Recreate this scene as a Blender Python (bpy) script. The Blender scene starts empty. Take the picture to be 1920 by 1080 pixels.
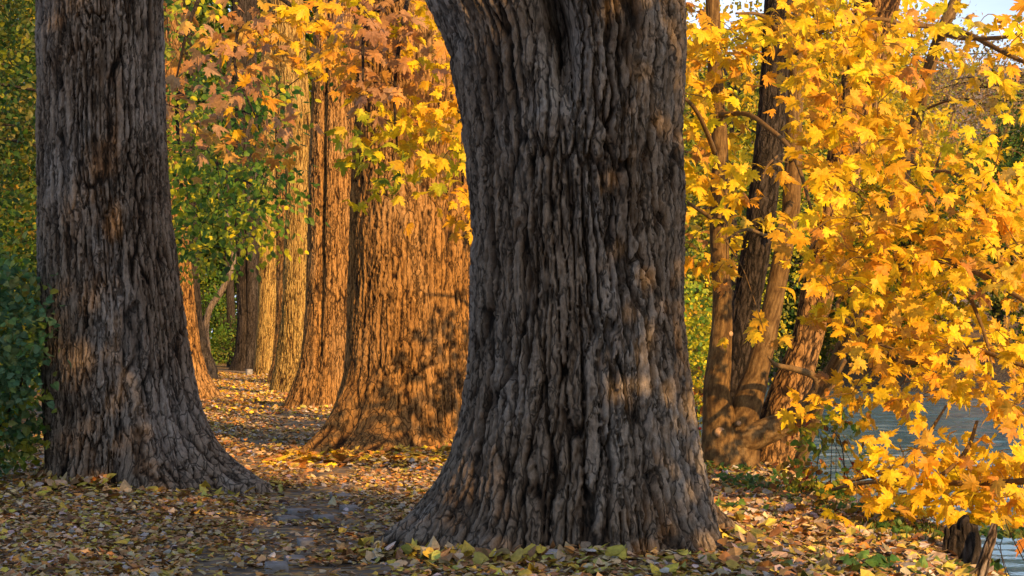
import bpy, math, random
import numpy as np
from mathutils import Vector, Matrix

random.seed(7)
rng = np.random.default_rng(7)
scn = bpy.context.scene
COL = scn.collection
PI = math.pi

# ------------------------------------------------------------ camera
F = 3500.0            # focal length in pixels of a 1920 wide picture
CAMZ = 1.15
PITCH = math.atan(92 / F)
cam_d = bpy.data.cameras.new('camera')
cam_d.sensor_width = 36.0
cam_d.lens = F / 1920 * 36.0
cam_d.clip_start = 0.1
cam_d.clip_end = 3000
cam = bpy.data.objects.new('camera', cam_d)
cam.location = (0, 0, CAMZ)
cam.rotation_euler = (PI / 2 + PITCH, 0, 0)
COL.objects.link(cam)
scn.camera = cam

# ------------------------------------------------------------ light
SUN_AZ = math.radians(148)      # clockwise from +Y
SUN_EL = math.radians(22)
to_sun = Vector((math.sin(SUN_AZ) * math.cos(SUN_EL), math.cos(SUN_AZ) * math.cos(SUN_EL), math.sin(SUN_EL)))
w = bpy.data.worlds.new('World')
scn.world = w
w.use_nodes = True
nt = w.node_tree
sky = nt.nodes.new('ShaderNodeTexSky')
sky.sky_type = 'NISHITA'
sky.sun_disc = False
sky.sun_elevation = SUN_EL
sky.sun_rotation = SUN_AZ
sky.air_density = 1.0
sky.dust_density = 3.0
bg = nt.nodes['Background']
bg.inputs['Strength'].default_value = 0.09
# thin bright cloud veil over the blue
wtc = nt.nodes.new('ShaderNodeTexCoord')
wmp = nt.nodes.new('ShaderNodeMapping'); wmp.inputs['Scale'].default_value = (1.6, 1.6, 4.5)
wno = nt.nodes.new('ShaderNodeTexNoise'); wno.inputs['Scale'].default_value = 1.7; wno.inputs['Detail'].default_value = 7
wrp = nt.nodes.new('ShaderNodeValToRGB')
wrp.color_ramp.elements[0].position = 0.28; wrp.color_ramp.elements[1].position = 0.52
wmx = nt.nodes.new('ShaderNodeMix'); wmx.data_type = 'RGBA'
wmx.inputs['B'].default_value = (6.8, 8.2, 10.5, 1)
nt.links.new(wtc.outputs['Generated'], wmp.inputs[0]); nt.links.new(wmp.outputs[0], wno.inputs[0])
wsp = nt.nodes.new('ShaderNodeSeparateXYZ'); wmr = nt.nodes.new('ShaderNodeMapRange'); wml = nt.nodes.new('ShaderNodeMath'); wml.operation = 'MULTIPLY'
wmr.inputs['From Min'].default_value = 0.18; wmr.inputs['From Max'].default_value = 0.5
wmr.inputs['To Min'].default_value = 1.0; wmr.inputs['To Max'].default_value = 0.12
nt.links.new(wtc.outputs['Generated'], wsp.inputs[0]); nt.links.new(wsp.outputs['Z'], wmr.inputs['Value'])
nt.links.new(wno.outputs[0], wrp.inputs[0]); nt.links.new(wrp.outputs[0], wml.inputs[0]); nt.links.new(wmr.outputs[0], wml.inputs[1])
nt.links.new(wml.outputs[0], wmx.inputs['Factor'])
nt.links.new(sky.outputs[0], wmx.inputs['A'])
nt.links.new(wmx.outputs['Result'], bg.inputs['Color'])
sl = bpy.data.lights.new('sun', 'SUN')
sl.energy = 5.0
sl.angle = math.radians(0.5)
sl.color = (1.0, 0.56, 0.19)
so = bpy.data.objects.new('sun', sl)
so.rotation_euler = to_sun.to_track_quat('Z', 'Y').to_euler()
so.location = (20, -20, 20)
COL.objects.link(so)
scn.view_settings.view_transform = 'Standard'
scn.view_settings.look = 'None'
scn.view_settings.gamma = 1
scn.view_settings.exposure = 0.74


def P(px, py, Y):
    """3D point seen at photo pixel px,py at distance Y"""
    u = (px - 960) / F
    v = (540 - py) / F
    dy = math.cos(PITCH) - v * math.sin(PITCH)
    dz = math.sin(PITCH) + v * math.cos(PITCH)
    s = Y / dy
    return Vector((u * s, Y, CAMZ + dz * s))


# ------------------------------------------------------------ helpers
def tag(o, label=None, cat=None, group=None, kind=None):
    if label: o['label'] = label
    if cat: o['category'] = cat
    if group: o['group'] = group
    if kind: o['kind'] = kind
    return o


def empty(name, loc, label, cat, group=None):
    o = bpy.data.objects.new(name, None)
    o.location = loc
    COL.objects.link(o)
    tag(o, label, cat, group)
    bpy.context.view_layer.update()
    return o


def np_mesh(name, V, faces, mat, parent=None, attrs=None, cols=None, smooth=True):
    """faces: (n,k) int array or list of such arrays. V in world coordinates."""
    V = np.asarray(V, dtype=np.float64)
    if parent is not None:
        V = V - np.array(parent.location)
    if not isinstance(faces, (list, tuple)):
        faces = [faces]
    me = bpy.data.meshes.new(name)
    me.vertices.add(len(V))
    me.vertices.foreach_set('co', V.astype(np.float32).ravel())
    tot = sum(f.shape[0] for f in faces)
    loops = np.concatenate([f.ravel() for f in faces]).astype(np.int32)
    sizes = np.concatenate([np.full(f.shape[0], f.shape[1]) for f in faces])
    starts = np.concatenate([[0], np.cumsum(sizes)[:-1]]).astype(np.int32)
    me.loops.add(len(loops))
    me.loops.foreach_set('vertex_index', loops)
    me.polygons.add(tot)
    me.polygons.foreach_set('loop_start', starts)
    me.update(calc_edges=True)
    me.polygons.foreach_set('use_smooth', np.full(tot, smooth))
    if attrs:
        for k, a in attrs.items():
            at = me.attributes.new(k, 'FLOAT', 'POINT')
            at.data.foreach_set('value', np.asarray(a, dtype=np.float32).ravel())
    if cols is not None:
        at = me.attributes.new('Col', 'FLOAT_COLOR', 'POINT')
        c4 = np.ones((len(V), 4), dtype=np.float32)
        c4[:, :3] = cols
        at.data.foreach_set('color', c4.ravel())
    me.materials.append(mat)
    me.validate()
    o = bpy.data.objects.new(name, me)
    COL.objects.link(o)
    if parent is not None:
        o.parent = parent
    return o


def copy_tree(root, loc, rotz=0, scale=1, label=None):
    r = root.copy()
    COL.objects.link(r)
    r.location = loc
    r.rotation_euler = (0, 0, rotz)
    r.scale = (scale, scale, scale)
    if label: r['label'] = label
    for ch in list(root.children):
        c = ch.copy()
        COL.objects.link(c)
        c.parent = r
    return r


_T = rng.random((512, 512))


def vn(u, v, pu=None, seed=0):
    """value noise, optionally periodic in u with integer period pu"""
    u = np.asarray(u, dtype=np.float64)
    v = np.asarray(v, dtype=np.float64)
    iu = np.floor(u).astype(int); iv = np.floor(v).astype(int)
    fu = u - iu; fv = v - iv
    fu = fu * fu * (3 - 2 * fu); fv = fv * fv * (3 - 2 * fv)
    i0 = iu; i1 = iu + 1
    if pu:
        i0 = i0 % pu; i1 = i1 % pu
    a = (i0 + seed * 37) % 512; b = (i1 + seed * 37) % 512
    c = (iv + seed * 71) % 512; d = (iv + 1 + seed * 71) % 512
    return (_T[a, c] * (1 - fu) + _T[b, c] * fu) * (1 - fv) + (_T[a, d] * (1 - fu) + _T[b, d] * fu) * fv


def fbm(u, v, pu=None, seed=0, oct=4):
    s = 0; a = 0.5; t = 0
    for i in range(oct):
        s = s + a * vn(u * 2 ** i, v * 2 ** i, pu * 2 ** i if pu else None, seed + i)
        t += a; a *= 0.5
    return s / t


def voro(u, v, pu, seed=0, jit=0.9):
    """F1, F2 and cell id of a jittered grid Voronoi, periodic in u"""
    iu = np.floor(u).astype(int); iv = np.floor(v).astype(int)
    f1 = np.full(u.shape, 9.0); f2 = np.full(u.shape, 9.0); cid = np.zeros(u.shape)
    for du in (-1, 0, 1):
        for dv in (-1, 0, 1):
            cu = iu + du; cv = iv + dv
            a = ((cu % pu) + seed * 53) % 512; b = (cv + seed * 97) % 512
            ju = _T[a, b]; jv = _T[(a + 211) % 512, (b + 101) % 512]
            dd = np.hypot(cu + 0.5 + (ju - 0.5) * jit - u, cv + 0.5 + (jv - 0.5) * jit - v)
            m = dd < f1
            f2 = np.where(m, f1, np.minimum(f2, dd))
            cid = np.where(m, _T[(a + 31) % 512, (b + 7) % 512], cid)
            f1 = np.where(m, dd, f1)
    return f1, f2, cid


def sstep(a, b, x):
    t = np.clip((x - a) / (b - a), 0, 1)
    return t * t * (3 - 2 * t)


# ------------------------------------------------------------ materials
def new_mat(name):
    m = bpy.data.materials.new(name)
    m.use_nodes = True
    n = m.node_tree
    n.nodes.clear()
    out = n.nodes.new('ShaderNodeOutputMaterial')
    bs = n.nodes.new('ShaderNodeBsdfPrincipled')
    n.links.new(bs.outputs[0], out.inputs[0])
    return m, n, bs, out


def N(nt_, typ, **kw):
    nd = nt_.nodes.new(typ)
    for k, v in kw.items():
        setattr(nd, k, v)
    return nd


def ramp(nt_, stops):
    r = nt_.nodes.new('ShaderNodeValToRGB')
    el = r.color_ramp.elements
    el[0].position = stops[0][0]; el[0].color = (*stops[0][1], 1)
    el[1].position = stops[-1][0]; el[1].color = (*stops[-1][1], 1)
    for p, c in stops[1:-1]:
        e = el.new(p); e.color = (*c, 1)
    return r


def bark_mat(name, furrow, mid, ridge, pale, fine=70, bump=0.9, crack=17, crack_lo=0.25):
    m, n, bs, out = new_mat(name)
    L = n.links.new
    tc = N(n, 'ShaderNodeTexCoord')
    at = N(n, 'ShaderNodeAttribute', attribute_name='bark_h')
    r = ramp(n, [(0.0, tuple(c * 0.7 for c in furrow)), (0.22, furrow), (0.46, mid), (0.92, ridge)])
    n1 = N(n, 'ShaderNodeTexNoise'); n1.inputs['Scale'].default_value = 7; n1.inputs['Detail'].default_value = 6
    n1.inputs['Roughness'].default_value = 0.65
    mp = N(n, 'ShaderNodeMapping'); mp.inputs['Scale'].default_value = (1, 1, 0.35)
    L(tc.outputs['Object'], mp.inputs[0]); L(mp.outputs[0], n1.inputs[0])
    ad = N(n, 'ShaderNodeMath', operation='MULTIPLY_ADD'); ad.inputs[1].default_value = 0.7; ad.inputs[2].default_value = -0.36
    L(n1.outputs[0], ad.inputs[0])
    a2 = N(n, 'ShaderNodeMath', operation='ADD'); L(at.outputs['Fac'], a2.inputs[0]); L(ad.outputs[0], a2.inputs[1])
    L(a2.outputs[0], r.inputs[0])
    # lichen-pale and reddish weather patches
    n2 = N(n, 'ShaderNodeTexNoise'); n2.inputs['Scale'].default_value = 2.3; n2.inputs['Detail'].default_value = 5
    L(mp.outputs[0], n2.inputs[0])
    r2 = ramp(n, [(0.50, (0, 0, 0)), (0.68, (1, 1, 1))])
    L(n2.outputs[0], r2.inputs[0])
    mul = N(n, 'ShaderNodeMath', operation='MULTIPLY'); L(r2.outputs[0], mul.inputs[0]); L(at.outputs['Fac'], mul.inputs[1])
    mx = N(n, 'ShaderNodeMix', data_type='RGBA'); mx.inputs['B'].default_value = (*pale, 1)
    m5 = N(n, 'ShaderNodeMath', operation='MULTIPLY'); m5.inputs[1].default_value = 0.75
    L(mul.outputs[0], m5.inputs[0]); L(m5.outputs[0], mx.inputs['Factor'])
    L(r.outputs[0], mx.inputs['A'])
    # fine dark cracks between bark scales, and flaky grain
    wn = N(n, 'ShaderNodeTexNoise'); wn.inputs['Scale'].default_value = 9; wn.inputs['Detail'].default_value = 3
    L(tc.outputs['Object'], wn.inputs[0])
    wa = N(n, 'ShaderNodeVectorMath', operation='MULTIPLY_ADD'); wa.inputs[1].default_value = (0.09, 0.09, 0.09)
    L(wn.outputs['Color'], wa.inputs[0]); L(tc.outputs['Object'], wa.inputs[2])
    mpc = N(n, 'ShaderNodeMapping'); mpc.inputs['Scale'].default_value = (1, 1, 0.085); L(wa.outputs[0], mpc.inputs[0])
    vc = N(n, 'ShaderNodeTexVoronoi', feature='DISTANCE_TO_EDGE'); vc.inputs['Scale'].default_value = crack
    L(mpc.outputs[0], vc.inputs['Vector'])
    cr = N(n, 'ShaderNodeMapRange'); cr.inputs['From Min'].default_value = 0.01; cr.inputs['From Max'].default_value = 0.11
    cr.inputs['To Min'].default_value = crack_lo; cr.inputs['To Max'].default_value = 1.0
    L(vc.outputs['Distance'], cr.inputs['Value'])
    gn = N(n, 'ShaderNodeTexNoise'); gn.inputs['Scale'].default_value = 55; gn.inputs['Detail'].default_value = 5; gn.inputs['Roughness'].default_value = 0.75
    mpg = N(n, 'ShaderNodeMapping'); mpg.inputs['Scale'].default_value = (1, 1, 0.4); L(tc.outputs['Object'], mpg.inputs[0]); L(mpg.outputs[0], gn.inputs[0])
    gr_ = N(n, 'ShaderNodeMapRange'); gr_.inputs['From Min'].default_value = 0.32; gr_.inputs['From Max'].default_value = 0.68
    gr_.inputs['To Min'].default_value = 0.6; gr_.inputs['To Max'].default_value = 1.35
    L(gn.outputs[0], gr_.inputs['Value'])
    mm_ = N(n, 'ShaderNodeMath', operation='MULTIPLY'); L(cr.outputs[0], mm_.inputs[0]); L(gr_.outputs[0], mm_.inputs[1])
    sc_ = N(n, 'ShaderNodeVectorMath', operation='SCALE'); L(mx.outputs['Result'], sc_.inputs[0]); L(mm_.outputs[0], sc_.inputs['Scale'])
    L(sc_.outputs[0], bs.inputs['Base Color'])
    bs.inputs['Roughness'].default_value = 0.85
    bs.inputs['Specular IOR Level'].default_value = 0.25
    n3 = N(n, 'ShaderNodeTexNoise'); n3.inputs['Scale'].default_value = fine; n3.inputs['Detail'].default_value = 6
    n3.inputs['Roughness'].default_value = 0.7
    mp3 = N(n, 'ShaderNodeMapping'); mp3.inputs['Scale'].default_value = (1, 1, 0.45)
    L(tc.outputs['Object'], mp3.inputs[0]); L(mp3.outputs[0], n3.inputs[0])
    bp = N(n, 'ShaderNodeBump'); bp.inputs['Strength'].default_value = bump; bp.inputs['Distance'].default_value = 0.03
    ha = N(n, 'ShaderNodeMath', operation='MULTIPLY_ADD'); ha.inputs[1].default_value = 0.5
    L(cr.outputs[0], ha.inputs[0]); L(n3.outputs[0], ha.inputs[2])
    L(ha.outputs[0], bp.inputs['Height']); L(bp.outputs[0], bs.inputs['Normal'])
    return m


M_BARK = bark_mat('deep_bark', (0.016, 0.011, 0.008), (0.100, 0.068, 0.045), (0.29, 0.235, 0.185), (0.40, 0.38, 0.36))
M_BARKW = bark_mat('sun_tinted_bark', (0.035, 0.016, 0.006), (0.21, 0.110, 0.036), (0.41, 0.225, 0.072), (0.44, 0.28, 0.13))  # orange of the low sun put into the bark colour
M_BARKG = bark_mat('sun_gilded_bark', (0.05, 0.025, 0.008), (0.27, 0.165, 0.05), (0.44, 0.30, 0.09), (0.46, 0.34, 0.14))  # yellower lit copy, golden sunlight put into the bark colour
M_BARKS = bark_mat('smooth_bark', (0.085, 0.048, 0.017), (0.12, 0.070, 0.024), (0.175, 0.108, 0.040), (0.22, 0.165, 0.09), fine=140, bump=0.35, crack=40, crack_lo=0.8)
M_BARKD = bark_mat('dark_shaded_bark', (0.010, 0.007, 0.006), (0.030, 0.023, 0.018), (0.058, 0.046, 0.040), (0.10, 0.09, 0.085))  # dark bark, albedo lowered further to stand in for shade on the trunks


def leaf_mat(name, trans=0.4, rough=0.5):
    m, n, bs, out = new_mat(name)
    L = n.links.new
    at = N(n, 'ShaderNodeAttribute', attribute_name='Col')
    tc = N(n, 'ShaderNodeTexCoord')
    no = N(n, 'ShaderNodeTexNoise'); no.inputs['Scale'].default_value = 45; no.inputs['Detail'].default_value = 3
    L(tc.outputs['Object'], no.inputs[0])
    mr = N(n, 'ShaderNodeMapRange'); mr.inputs['From Min'].default_value = 0.3; mr.inputs['From Max'].default_value = 0.7
    mr.inputs['To Min'].default_value = 0.72; mr.inputs['To Max'].default_value = 1.15
    L(no.outputs[0], mr.inputs[0])
    mx = N(n, 'ShaderNodeVectorMath', operation='SCALE')
    L(at.outputs['Color'], mx.inputs[0]); L(mr.outputs[0], mx.inputs['Scale'])
    n2 = N(n, 'ShaderNodeTexNoise'); n2.inputs['Scale'].default_value = 28; n2.inputs['Detail'].default_value = 5; n2.inputs['Roughness'].default_value = 0.7
    L(tc.outputs['Object'], n2.inputs[0])
    sr_ = ramp(n, [(0.60, (0, 0, 0)), (0.68, (1, 1, 1))]); L(n2.outputs[0], sr_.inputs[0])
    mf = N(n, 'ShaderNodeMath', operation='MULTIPLY'); mf.inputs[1].default_value = 0.55; L(sr_.outputs[0], mf.inputs[0])
    mb_ = N(n, 'ShaderNodeMix', data_type='RGBA'); mb_.inputs['B'].default_value = (0.28, 0.11, 0.03, 1)
    L(mf.outputs[0], mb_.inputs['Factor']); L(mx.outputs[0], mb_.inputs['A'])
    L(mb_.outputs['Result'], bs.inputs['Base Color'])
    bs.inputs['Roughness'].default_value = rough
    bs.inputs['Specular IOR Level'].default_value = 0.35
    if trans > 0:
        tr = N(n, 'ShaderNodeBsdfTranslucent'); L(mb_.outputs['Result'], tr.inputs['Color'])
        ms = N(n, 'ShaderNodeMixShader'); ms.inputs[0].default_value = trans
        L(bs.outputs[0], ms.inputs[1]); L(tr.outputs[0], ms.inputs[2]); L(ms.outputs[0], out.inputs[0])
    return m


M_LEAF = leaf_mat('living_leaf', 0.46)
M_LITTER = leaf_mat('fallen_leaf', 0.0, 0.55)

# ------------------------------------------------------------ ground heightfield


def edge(y):
    y = np.asarray(y, dtype=float)
    e = 2.33 - 0.13 * np.maximum(0, y - 17)
    e = e + 0.75 * np.maximum(0, 8 - y) ** 1.0
    return np.where(y < -12, 2.42 + 15, e)


MOUNDS = [(0.25, 10.6, 1.2, 0.045), (-3.1, 15.0, 1.5, 0.045), (-0.95, 19.3, 1.5, 0.045), (1.9, 16.6, 1.2, 0.03),
          (-2.75, 29.5, 1.6, 0.045), (-4.2, 37, 1.6, 0.045), (-5.3, 31, 1.6, 0.10)]


def path_x(y):
    y = np.asarray(y, dtype=float)
    return -1.15 - 0.125 * (y - 10) - 0.0006 * np.maximum(0, y - 20) ** 2 + 0.0009 * np.maximum(0, y - 60) ** 2


def gh(x, y):
    x = np.asarray(x, dtype=float); y = np.asarray(y, dtype=float)
    q = x - edge(y) + 0.25 * (vn(x * 1.1 + 50, y * 1.1 + 50, seed=3) - 0.5) + 0.4 * (vn(x * 0.4 + 50, y * 0.4 + 90, seed=8) - 0.5)
    z = -0.06 * sstep(-1.3, 0, q) - 2.4 * sstep(0.0, 2.6, q)
    z = z + 3.2 * sstep(21, 28, q) * (1 + 0.03 * np.minimum(np.maximum(q - 28, 0), 60))
    near = np.exp(-np.maximum(0, y - 30) / 30)
    z = z + 0.05 * (fbm(x * 1.3 + 80, y * 1.3 + 80, seed=5) - 0.5) * (q < 40)
    z = z + 0.02 * (fbm(x * 6 + 80, y * 6 + 80, seed=6) - 0.5) * near
    px = path_x(y)
    z = z - 0.05 * np.exp(-((x - px) / 0.75) ** 2)
    z = z + 0.25 * sstep(3.0, 9, px - x)
    for mx, my, r, h in MOUNDS:
        z = z + h * np.exp(-((x - mx) ** 2 + (y - my) ** 2) / r ** 2)
    return z


def grid_mesh(name, xs, ys, zf, mat, **kw):
    X, Y = np.meshgrid(xs, ys)
    Z = zf(X, Y)
    V = np.stack([X.ravel(), Y.ravel(), Z.ravel()], 1)
    nx = len(xs); ny = len(ys)
    i = (np.arange(ny - 1)[:, None] * nx + np.arange(nx - 1)[None]).ravel()
    Fc = np.stack([i, i + 1, i + nx + 1, i + nx], 1)
    return np_mesh(name, V, Fc, mat, **kw)


def spaced(segs):
    out = []
    for a, b, n in segs:
        out += list(np.linspace(a, b, n, endpoint=False))
    return np.array(out + [segs[-1][1]])


def litter_ground_mat(name, soil, cover=0.62, hill=False):
    m, n, bs, out = new_mat(name)
    L = n.links.new
    tc = N(n, 'ShaderNodeTexCoord')
    nz = N(n, 'ShaderNodeTexNoise'); nz.inputs['Scale'].default_value = 9; nz.inputs['Detail'].default_value = 8
    L(tc.outputs['Object'], nz.inputs[0])
    sr = ramp(n, [(0.3, tuple(c * 0.6 for c in soil)), (0.7, tuple(c * 1.35 for c in soil))])
    L(nz.outputs[0], sr.inputs[0])
    wv = N(n, 'ShaderNodeVectorMath', operation='MULTIPLY_ADD'); wv.inputs[1].default_value = (0.06, 0.06, 0.06)
    L(nz.outputs['Color'], wv.inputs[0]); L(tc.outputs['Object'], wv.inputs[2])
    vo = N(n, 'ShaderNodeTexVoronoi'); vo.inputs['Scale'].default_value = 17
    L(wv.outputs[0], vo.inputs['Vector'])
    sp = N(n, 'ShaderNodeSeparateColor'); L(vo.outputs['Color'], sp.inputs[0])
    lr = ramp(n, [(0.0, (0.10, 0.06, 0.03)), (0.2, (0.24, 0.14, 0.06)), (0.4, (0.36, 0.24, 0.10)), (0.55, (0.30, 0.16, 0.06)),
                  (0.7, (0.42, 0.31, 0.11)), (0.85, (0.33, 0.28, 0.22)), (1.0, (0.17, 0.12, 0.07))])
    L(sp.outputs[0], lr.inputs[0])
    gt = N(n, 'ShaderNodeMath', operation='LESS_THAN'); gt.inputs[1].default_value = cover
    L(sp.outputs[1], gt.inputs[0])
    mx = N(n, 'ShaderNodeMix', data_type='RGBA')
    L(gt.outputs[0], mx.inputs['Factor']); L(sr.outputs[0], mx.inputs['A']); L(lr.outputs[0], mx.inputs['B'])
    L(mx.outputs['Result'], bs.inputs['Base Color'])
    bs.inputs['Roughness'].default_value = 0.9
    bs.inputs['Specular IOR Level'].default_value = 0.2
    bp = N(n, 'ShaderNodeBump'); bp.inputs['Strength'].default_value = 0.8; bp.inputs['Distance'].default_value = 0.03
    ad = N(n, 'ShaderNodeMath', operation='MULTIPLY_ADD'); ad.inputs[1].default_value = 0.6
    L(sp.outputs[2], ad.inputs[0]); L(nz.outputs[0], ad.inputs[2])
    L(ad.outputs[0], bp.inputs['Height']); L(bp.outputs[0], bs.inputs['Normal'])
    return m


M_GROUND = litter_ground_mat('leafy_soil', (0.11, 0.085, 0.075), 0.55)
M_PATH = litter_ground_mat('path_soil', (0.165, 0.14, 0.12), 0.42)

gx = spaced([(-400, -60, 20), (-60, -14, 46), (-14, -5, 60), (-5, 5, 170), (5, 14, 45), (14, 60, 46), (60, 500, 24)])
gy = spaced([(-150, -10, 14), (-10, 8, 30), (8, 22, 200), (22, 50, 100), (50, 120, 60), (120, 700, 30)])
g = grid_mesh('ground', gx, gy, gh, M_GROUND)
tag(g, kind='structure')

# path strip just above the ground
ty = np.concatenate([np.linspace(2, 24, 150), np.linspace(24.3, 80, 120)])
tu = np.linspace(-1, 1, 25)
U, TY = np.meshgrid(tu, ty)
wob = 0.62 + 0.12 * (vn(TY * 0.8, U * 0 + 4, seed=2) - 0.5)
PX = path_x(TY) + U * wob
PZ = gh(PX, TY) + 0.006 - 0.02 * (np.abs(U) > 0.97)
i = (np.arange(len(ty) - 1)[:, None] * 25 + np.arange(24)[None]).ravel()
pth = np_mesh('path', np.stack([PX.ravel(), TY.ravel(), PZ.ravel()], 1), np.stack([i, i + 1, i + 26, i + 25], 1), M_PATH)
tag(pth, kind='structure')

# river
m, n, bs, out = new_mat('river_water')
L = n.links.new
bs.inputs['Base Color'].default_value = (0.09, 0.22, 0.38, 1)
bs.inputs['Roughness'].default_value = 0.04
bs.inputs['IOR'].default_value = 1.33
bs.inputs['Specular IOR Level'].default_value = 0.9
tc = N(n, 'ShaderNodeTexCoord')
mp = N(n, 'ShaderNodeMapping'); mp.inputs['Scale'].default_value = (1.0, 1.3, 1); mp.inputs['Rotation'].default_value = (0, 0, 0.12)
L(tc.outputs['Object'], mp.inputs[0])
n1 = N(n, 'ShaderNodeTexNoise'); n1.inputs['Scale'].default_value = 1.9; n1.inputs['Detail'].default_value = 4
n1.inputs['Roughness'].default_value = 0.6
L(mp.outputs[0], n1.inputs[0])
bp = N(n, 'ShaderNodeBump'); bp.inputs['Strength'].default_value = 0.5; bp.inputs['Distance'].default_value = 0.03
L(n1.outputs[0], bp.inputs['Height']); L(bp.outputs[0], bs.inputs['Normal'])
WZ = -1.25
# water only lies inside the carved channel; the ground sheet hides the rest


def wave(x, y):
    f = fbm(x * 1.5 + 0.6 * y + 90, y * 2.3 + 70, seed=14, oct=3) - 0.5
    g_ = vn(x * 0.5 + 90, y * 0.8 + 70, seed=18) - 0.5
    f2_ = vn(x * 4.5 + 90, y * 6 + 70, seed=19) - 0.5
    return WZ + (0.085 * f + 0.03 * g_ + 0.010 * f2_) * np.exp(-np.maximum(0, y - 60) / 60)


wx = spaced([(-45, 0, 20), (0, 15, 150), (15, 60, 60)])
wy = spaced([(-140, 10, 40), (10, 40, 320), (40, 90, 260), (90, 400, 120)])
wat = grid_mesh('river_water', wx, wy, wave, m)
wat.name = 'river'
tag(wat, kind='structure')


# ------------------------------------------------------------ trunks
BASES = []


def trunk_mesh(parent, Y, prof, mat, nth=400, dz=0.01, ztop=9.0, cells=34, cell_h=0.34, depth=0.03, lobes=(), bumps=(),
               seed=1, rough_base=0.25, fork=None, zlow=-0.35, name='trunk', lump=0.03, roots=5, up=None, twist=0.0):
    s = Y / F
    rows = sorted(prof)
    # axis held from the last slender row downwards
    cx = []; wmin = 1e9; last = None
    for py, xl, xr in rows:
        wd = xr - xl
        wmin = min(wmin, wd)
        if wd <= 1.16 * wmin or last is None or py < 350:
            last = (xl + xr) / 2
        cx.append(last)
    zz = np.array([P(960, r[0], Y).z for r in rows])[::-1]
    cxs = np.array([(c - 960) * s for c in cx])[::-1]
    rl = np.array([(c - r[1]) * s for c, r in zip(cx, rows)])[::-1]
    rr = np.array([(r[2] - c) * s for c, r in zip(cx, rows)])[::-1]
    zb = gh(cxs[0], Y)
    zvis = zz[-1] + 0.15
    z = np.concatenate([np.arange(zb + zlow, zvis, dz), np.linspace(zvis, ztop, 40)[1:]])
    th = np.linspace(0, 2 * PI, 2 * nth // 3 + 1)[:-1]
    # denser towards the camera (-Y)
    th = th + 0.38 * np.sin(th + PI / 2)
    TH, Z = np.meshgrid(th, z)
    CX = np.interp(Z, zz, cxs)
    RL = np.interp(Z, zz, rl); RR = np.interp(Z, zz, rr)
    if up is not None:
        RL = RL * np.where(Z > zz[-1], 1 - (Z - zz[-1]) * 0.03, 1); RR = RR * np.where(Z > zz[-1], 1 - (Z - zz[-1]) * 0.03, 1)
    rup = 0.5 * (rl.min() + rr.min())
    mn = np.minimum(RL, RR)
    RM = np.maximum(mn, rup) * 0.96
    c = np.cos(TH)
    k = 2.6
    R = RM + (RR - RM) * np.clip(c, 0, 1) ** k + (RL - RM) * np.clip(-c, 0, 1) ** k
    hz = np.maximum(Z - zb, 0)
    rs = np.random.default_rng(seed)
    allobes = list(lobes)
    for i in range(roots):
        allobes.append((rs.uniform(0, 2 * PI), rs.uniform(0.12, 0.3), rup * rs.uniform(0.2, 0.45), rs.uniform(0.18, 0.4)))
    for ph, wd, amp, hh in allobes:
        d = (TH - ph + PI) % (2 * PI) - PI
        R = R + amp * np.exp(-(d / wd) ** 2) * np.exp(-hz / hh)
    for ph, zc, sp, sz, amp in bumps:
        d = (TH - ph + PI) % (2 * PI) - PI
        R = R + amp * np.exp(-(d / sp) ** 2 - ((Z - zc) / sz) ** 2)
    if fork:
        ph, z0, wd, amp = fork
        d = (TH - ph + PI) % (2 * PI) - PI
        R = R - amp * np.exp(-(d / wd) ** 2) * np.clip(Z - z0, 0, 1.2)
    U1 = TH / (2 * PI)
    R = R + lump * (fbm(U1 * 6, Z * 1.1 + 30, 6, seed) - 0.5) * 2
    # fluting from the roots upward
    R = R + rup * 0.16 * (vn(U1 * 14, Z * 0.5 + 20, 14, seed + 4) - 0.5) * np.exp(-hz / 0.9) * 1.2
    def bark(cells, cell_h, seed):
        # bark: interlacing ridges cut by deep sharp fissures, each ridge cracked again at smaller scales
        wu = U1 * cells + 1.5 * (fbm(U1 * 9, Z * 1.1 + 40, 9, seed + 2, 3) - 0.5) + twist * Z
        wu = wu + 0.26 * (vn(U1 * cells, Z * 6 + 40, cells, seed + 3) - 0.5) + 0.16 * (vn(U1 * cells * 3, Z * 30 + 40, cells * 3, seed + 13) - 0.5)

        def fis(ku, kz, sd, wd):
            a_ = vn(wu * ku, Z * kz + 50, int(cells * ku), seed + sd)
            b_ = vn(wu * ku + 0.37, Z * kz * 1.3 + 80, int(cells * ku), seed + sd + 1)
            return sstep(0.0, wd, np.abs(a_ - b_))
        vv = Z / cell_h + 0.9 * (vn(U1 * 8, Z * 3 + 9, 8, seed + 6) - 0.5)
        f1, f2, cid = voro(wu, vv + 100, cells, seed)
        wdt = 0.07 + 0.22 * vn(U1 * 12, Z * 1.6 + 33, 12, seed + 21)
        h1 = sstep(0.01, wdt, f2 - f1)
        fa = fis(1, 1.5 / cell_h, 31, 0.11)
        fb = fis(2, 2.6 / cell_h, 41, 0.15)
        fc = fis(4, 5.5 / cell_h, 51, 0.22)
        fd = fis(8, 13 / cell_h, 61, 0.40)
        fe = fis(3, 8 / cell_h, 71, 0.20)
        grain = vn(U1 * cells * 10, Z * 30, cells * 10, seed + 91)
        hb = (0.25 + 0.75 * h1) * (0.35 + 0.65 * fa) * 0.55 + 0.20 * fb * (0.3 + 0.7 * h1) + 0.14 * fc + 0.08 * fd + 0.06 * fe + 0.16 * (cid - 0.5) * h1 * fa + 0.06 * (grain - 0.5)
        hb = np.clip(hb, 0, 1.2)
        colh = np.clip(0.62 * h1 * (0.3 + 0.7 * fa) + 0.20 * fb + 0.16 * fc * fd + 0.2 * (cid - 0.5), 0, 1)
        return hb, colh

    hb, colh = bark(cells, cell_h, seed)
    q_ = R / rup
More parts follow.
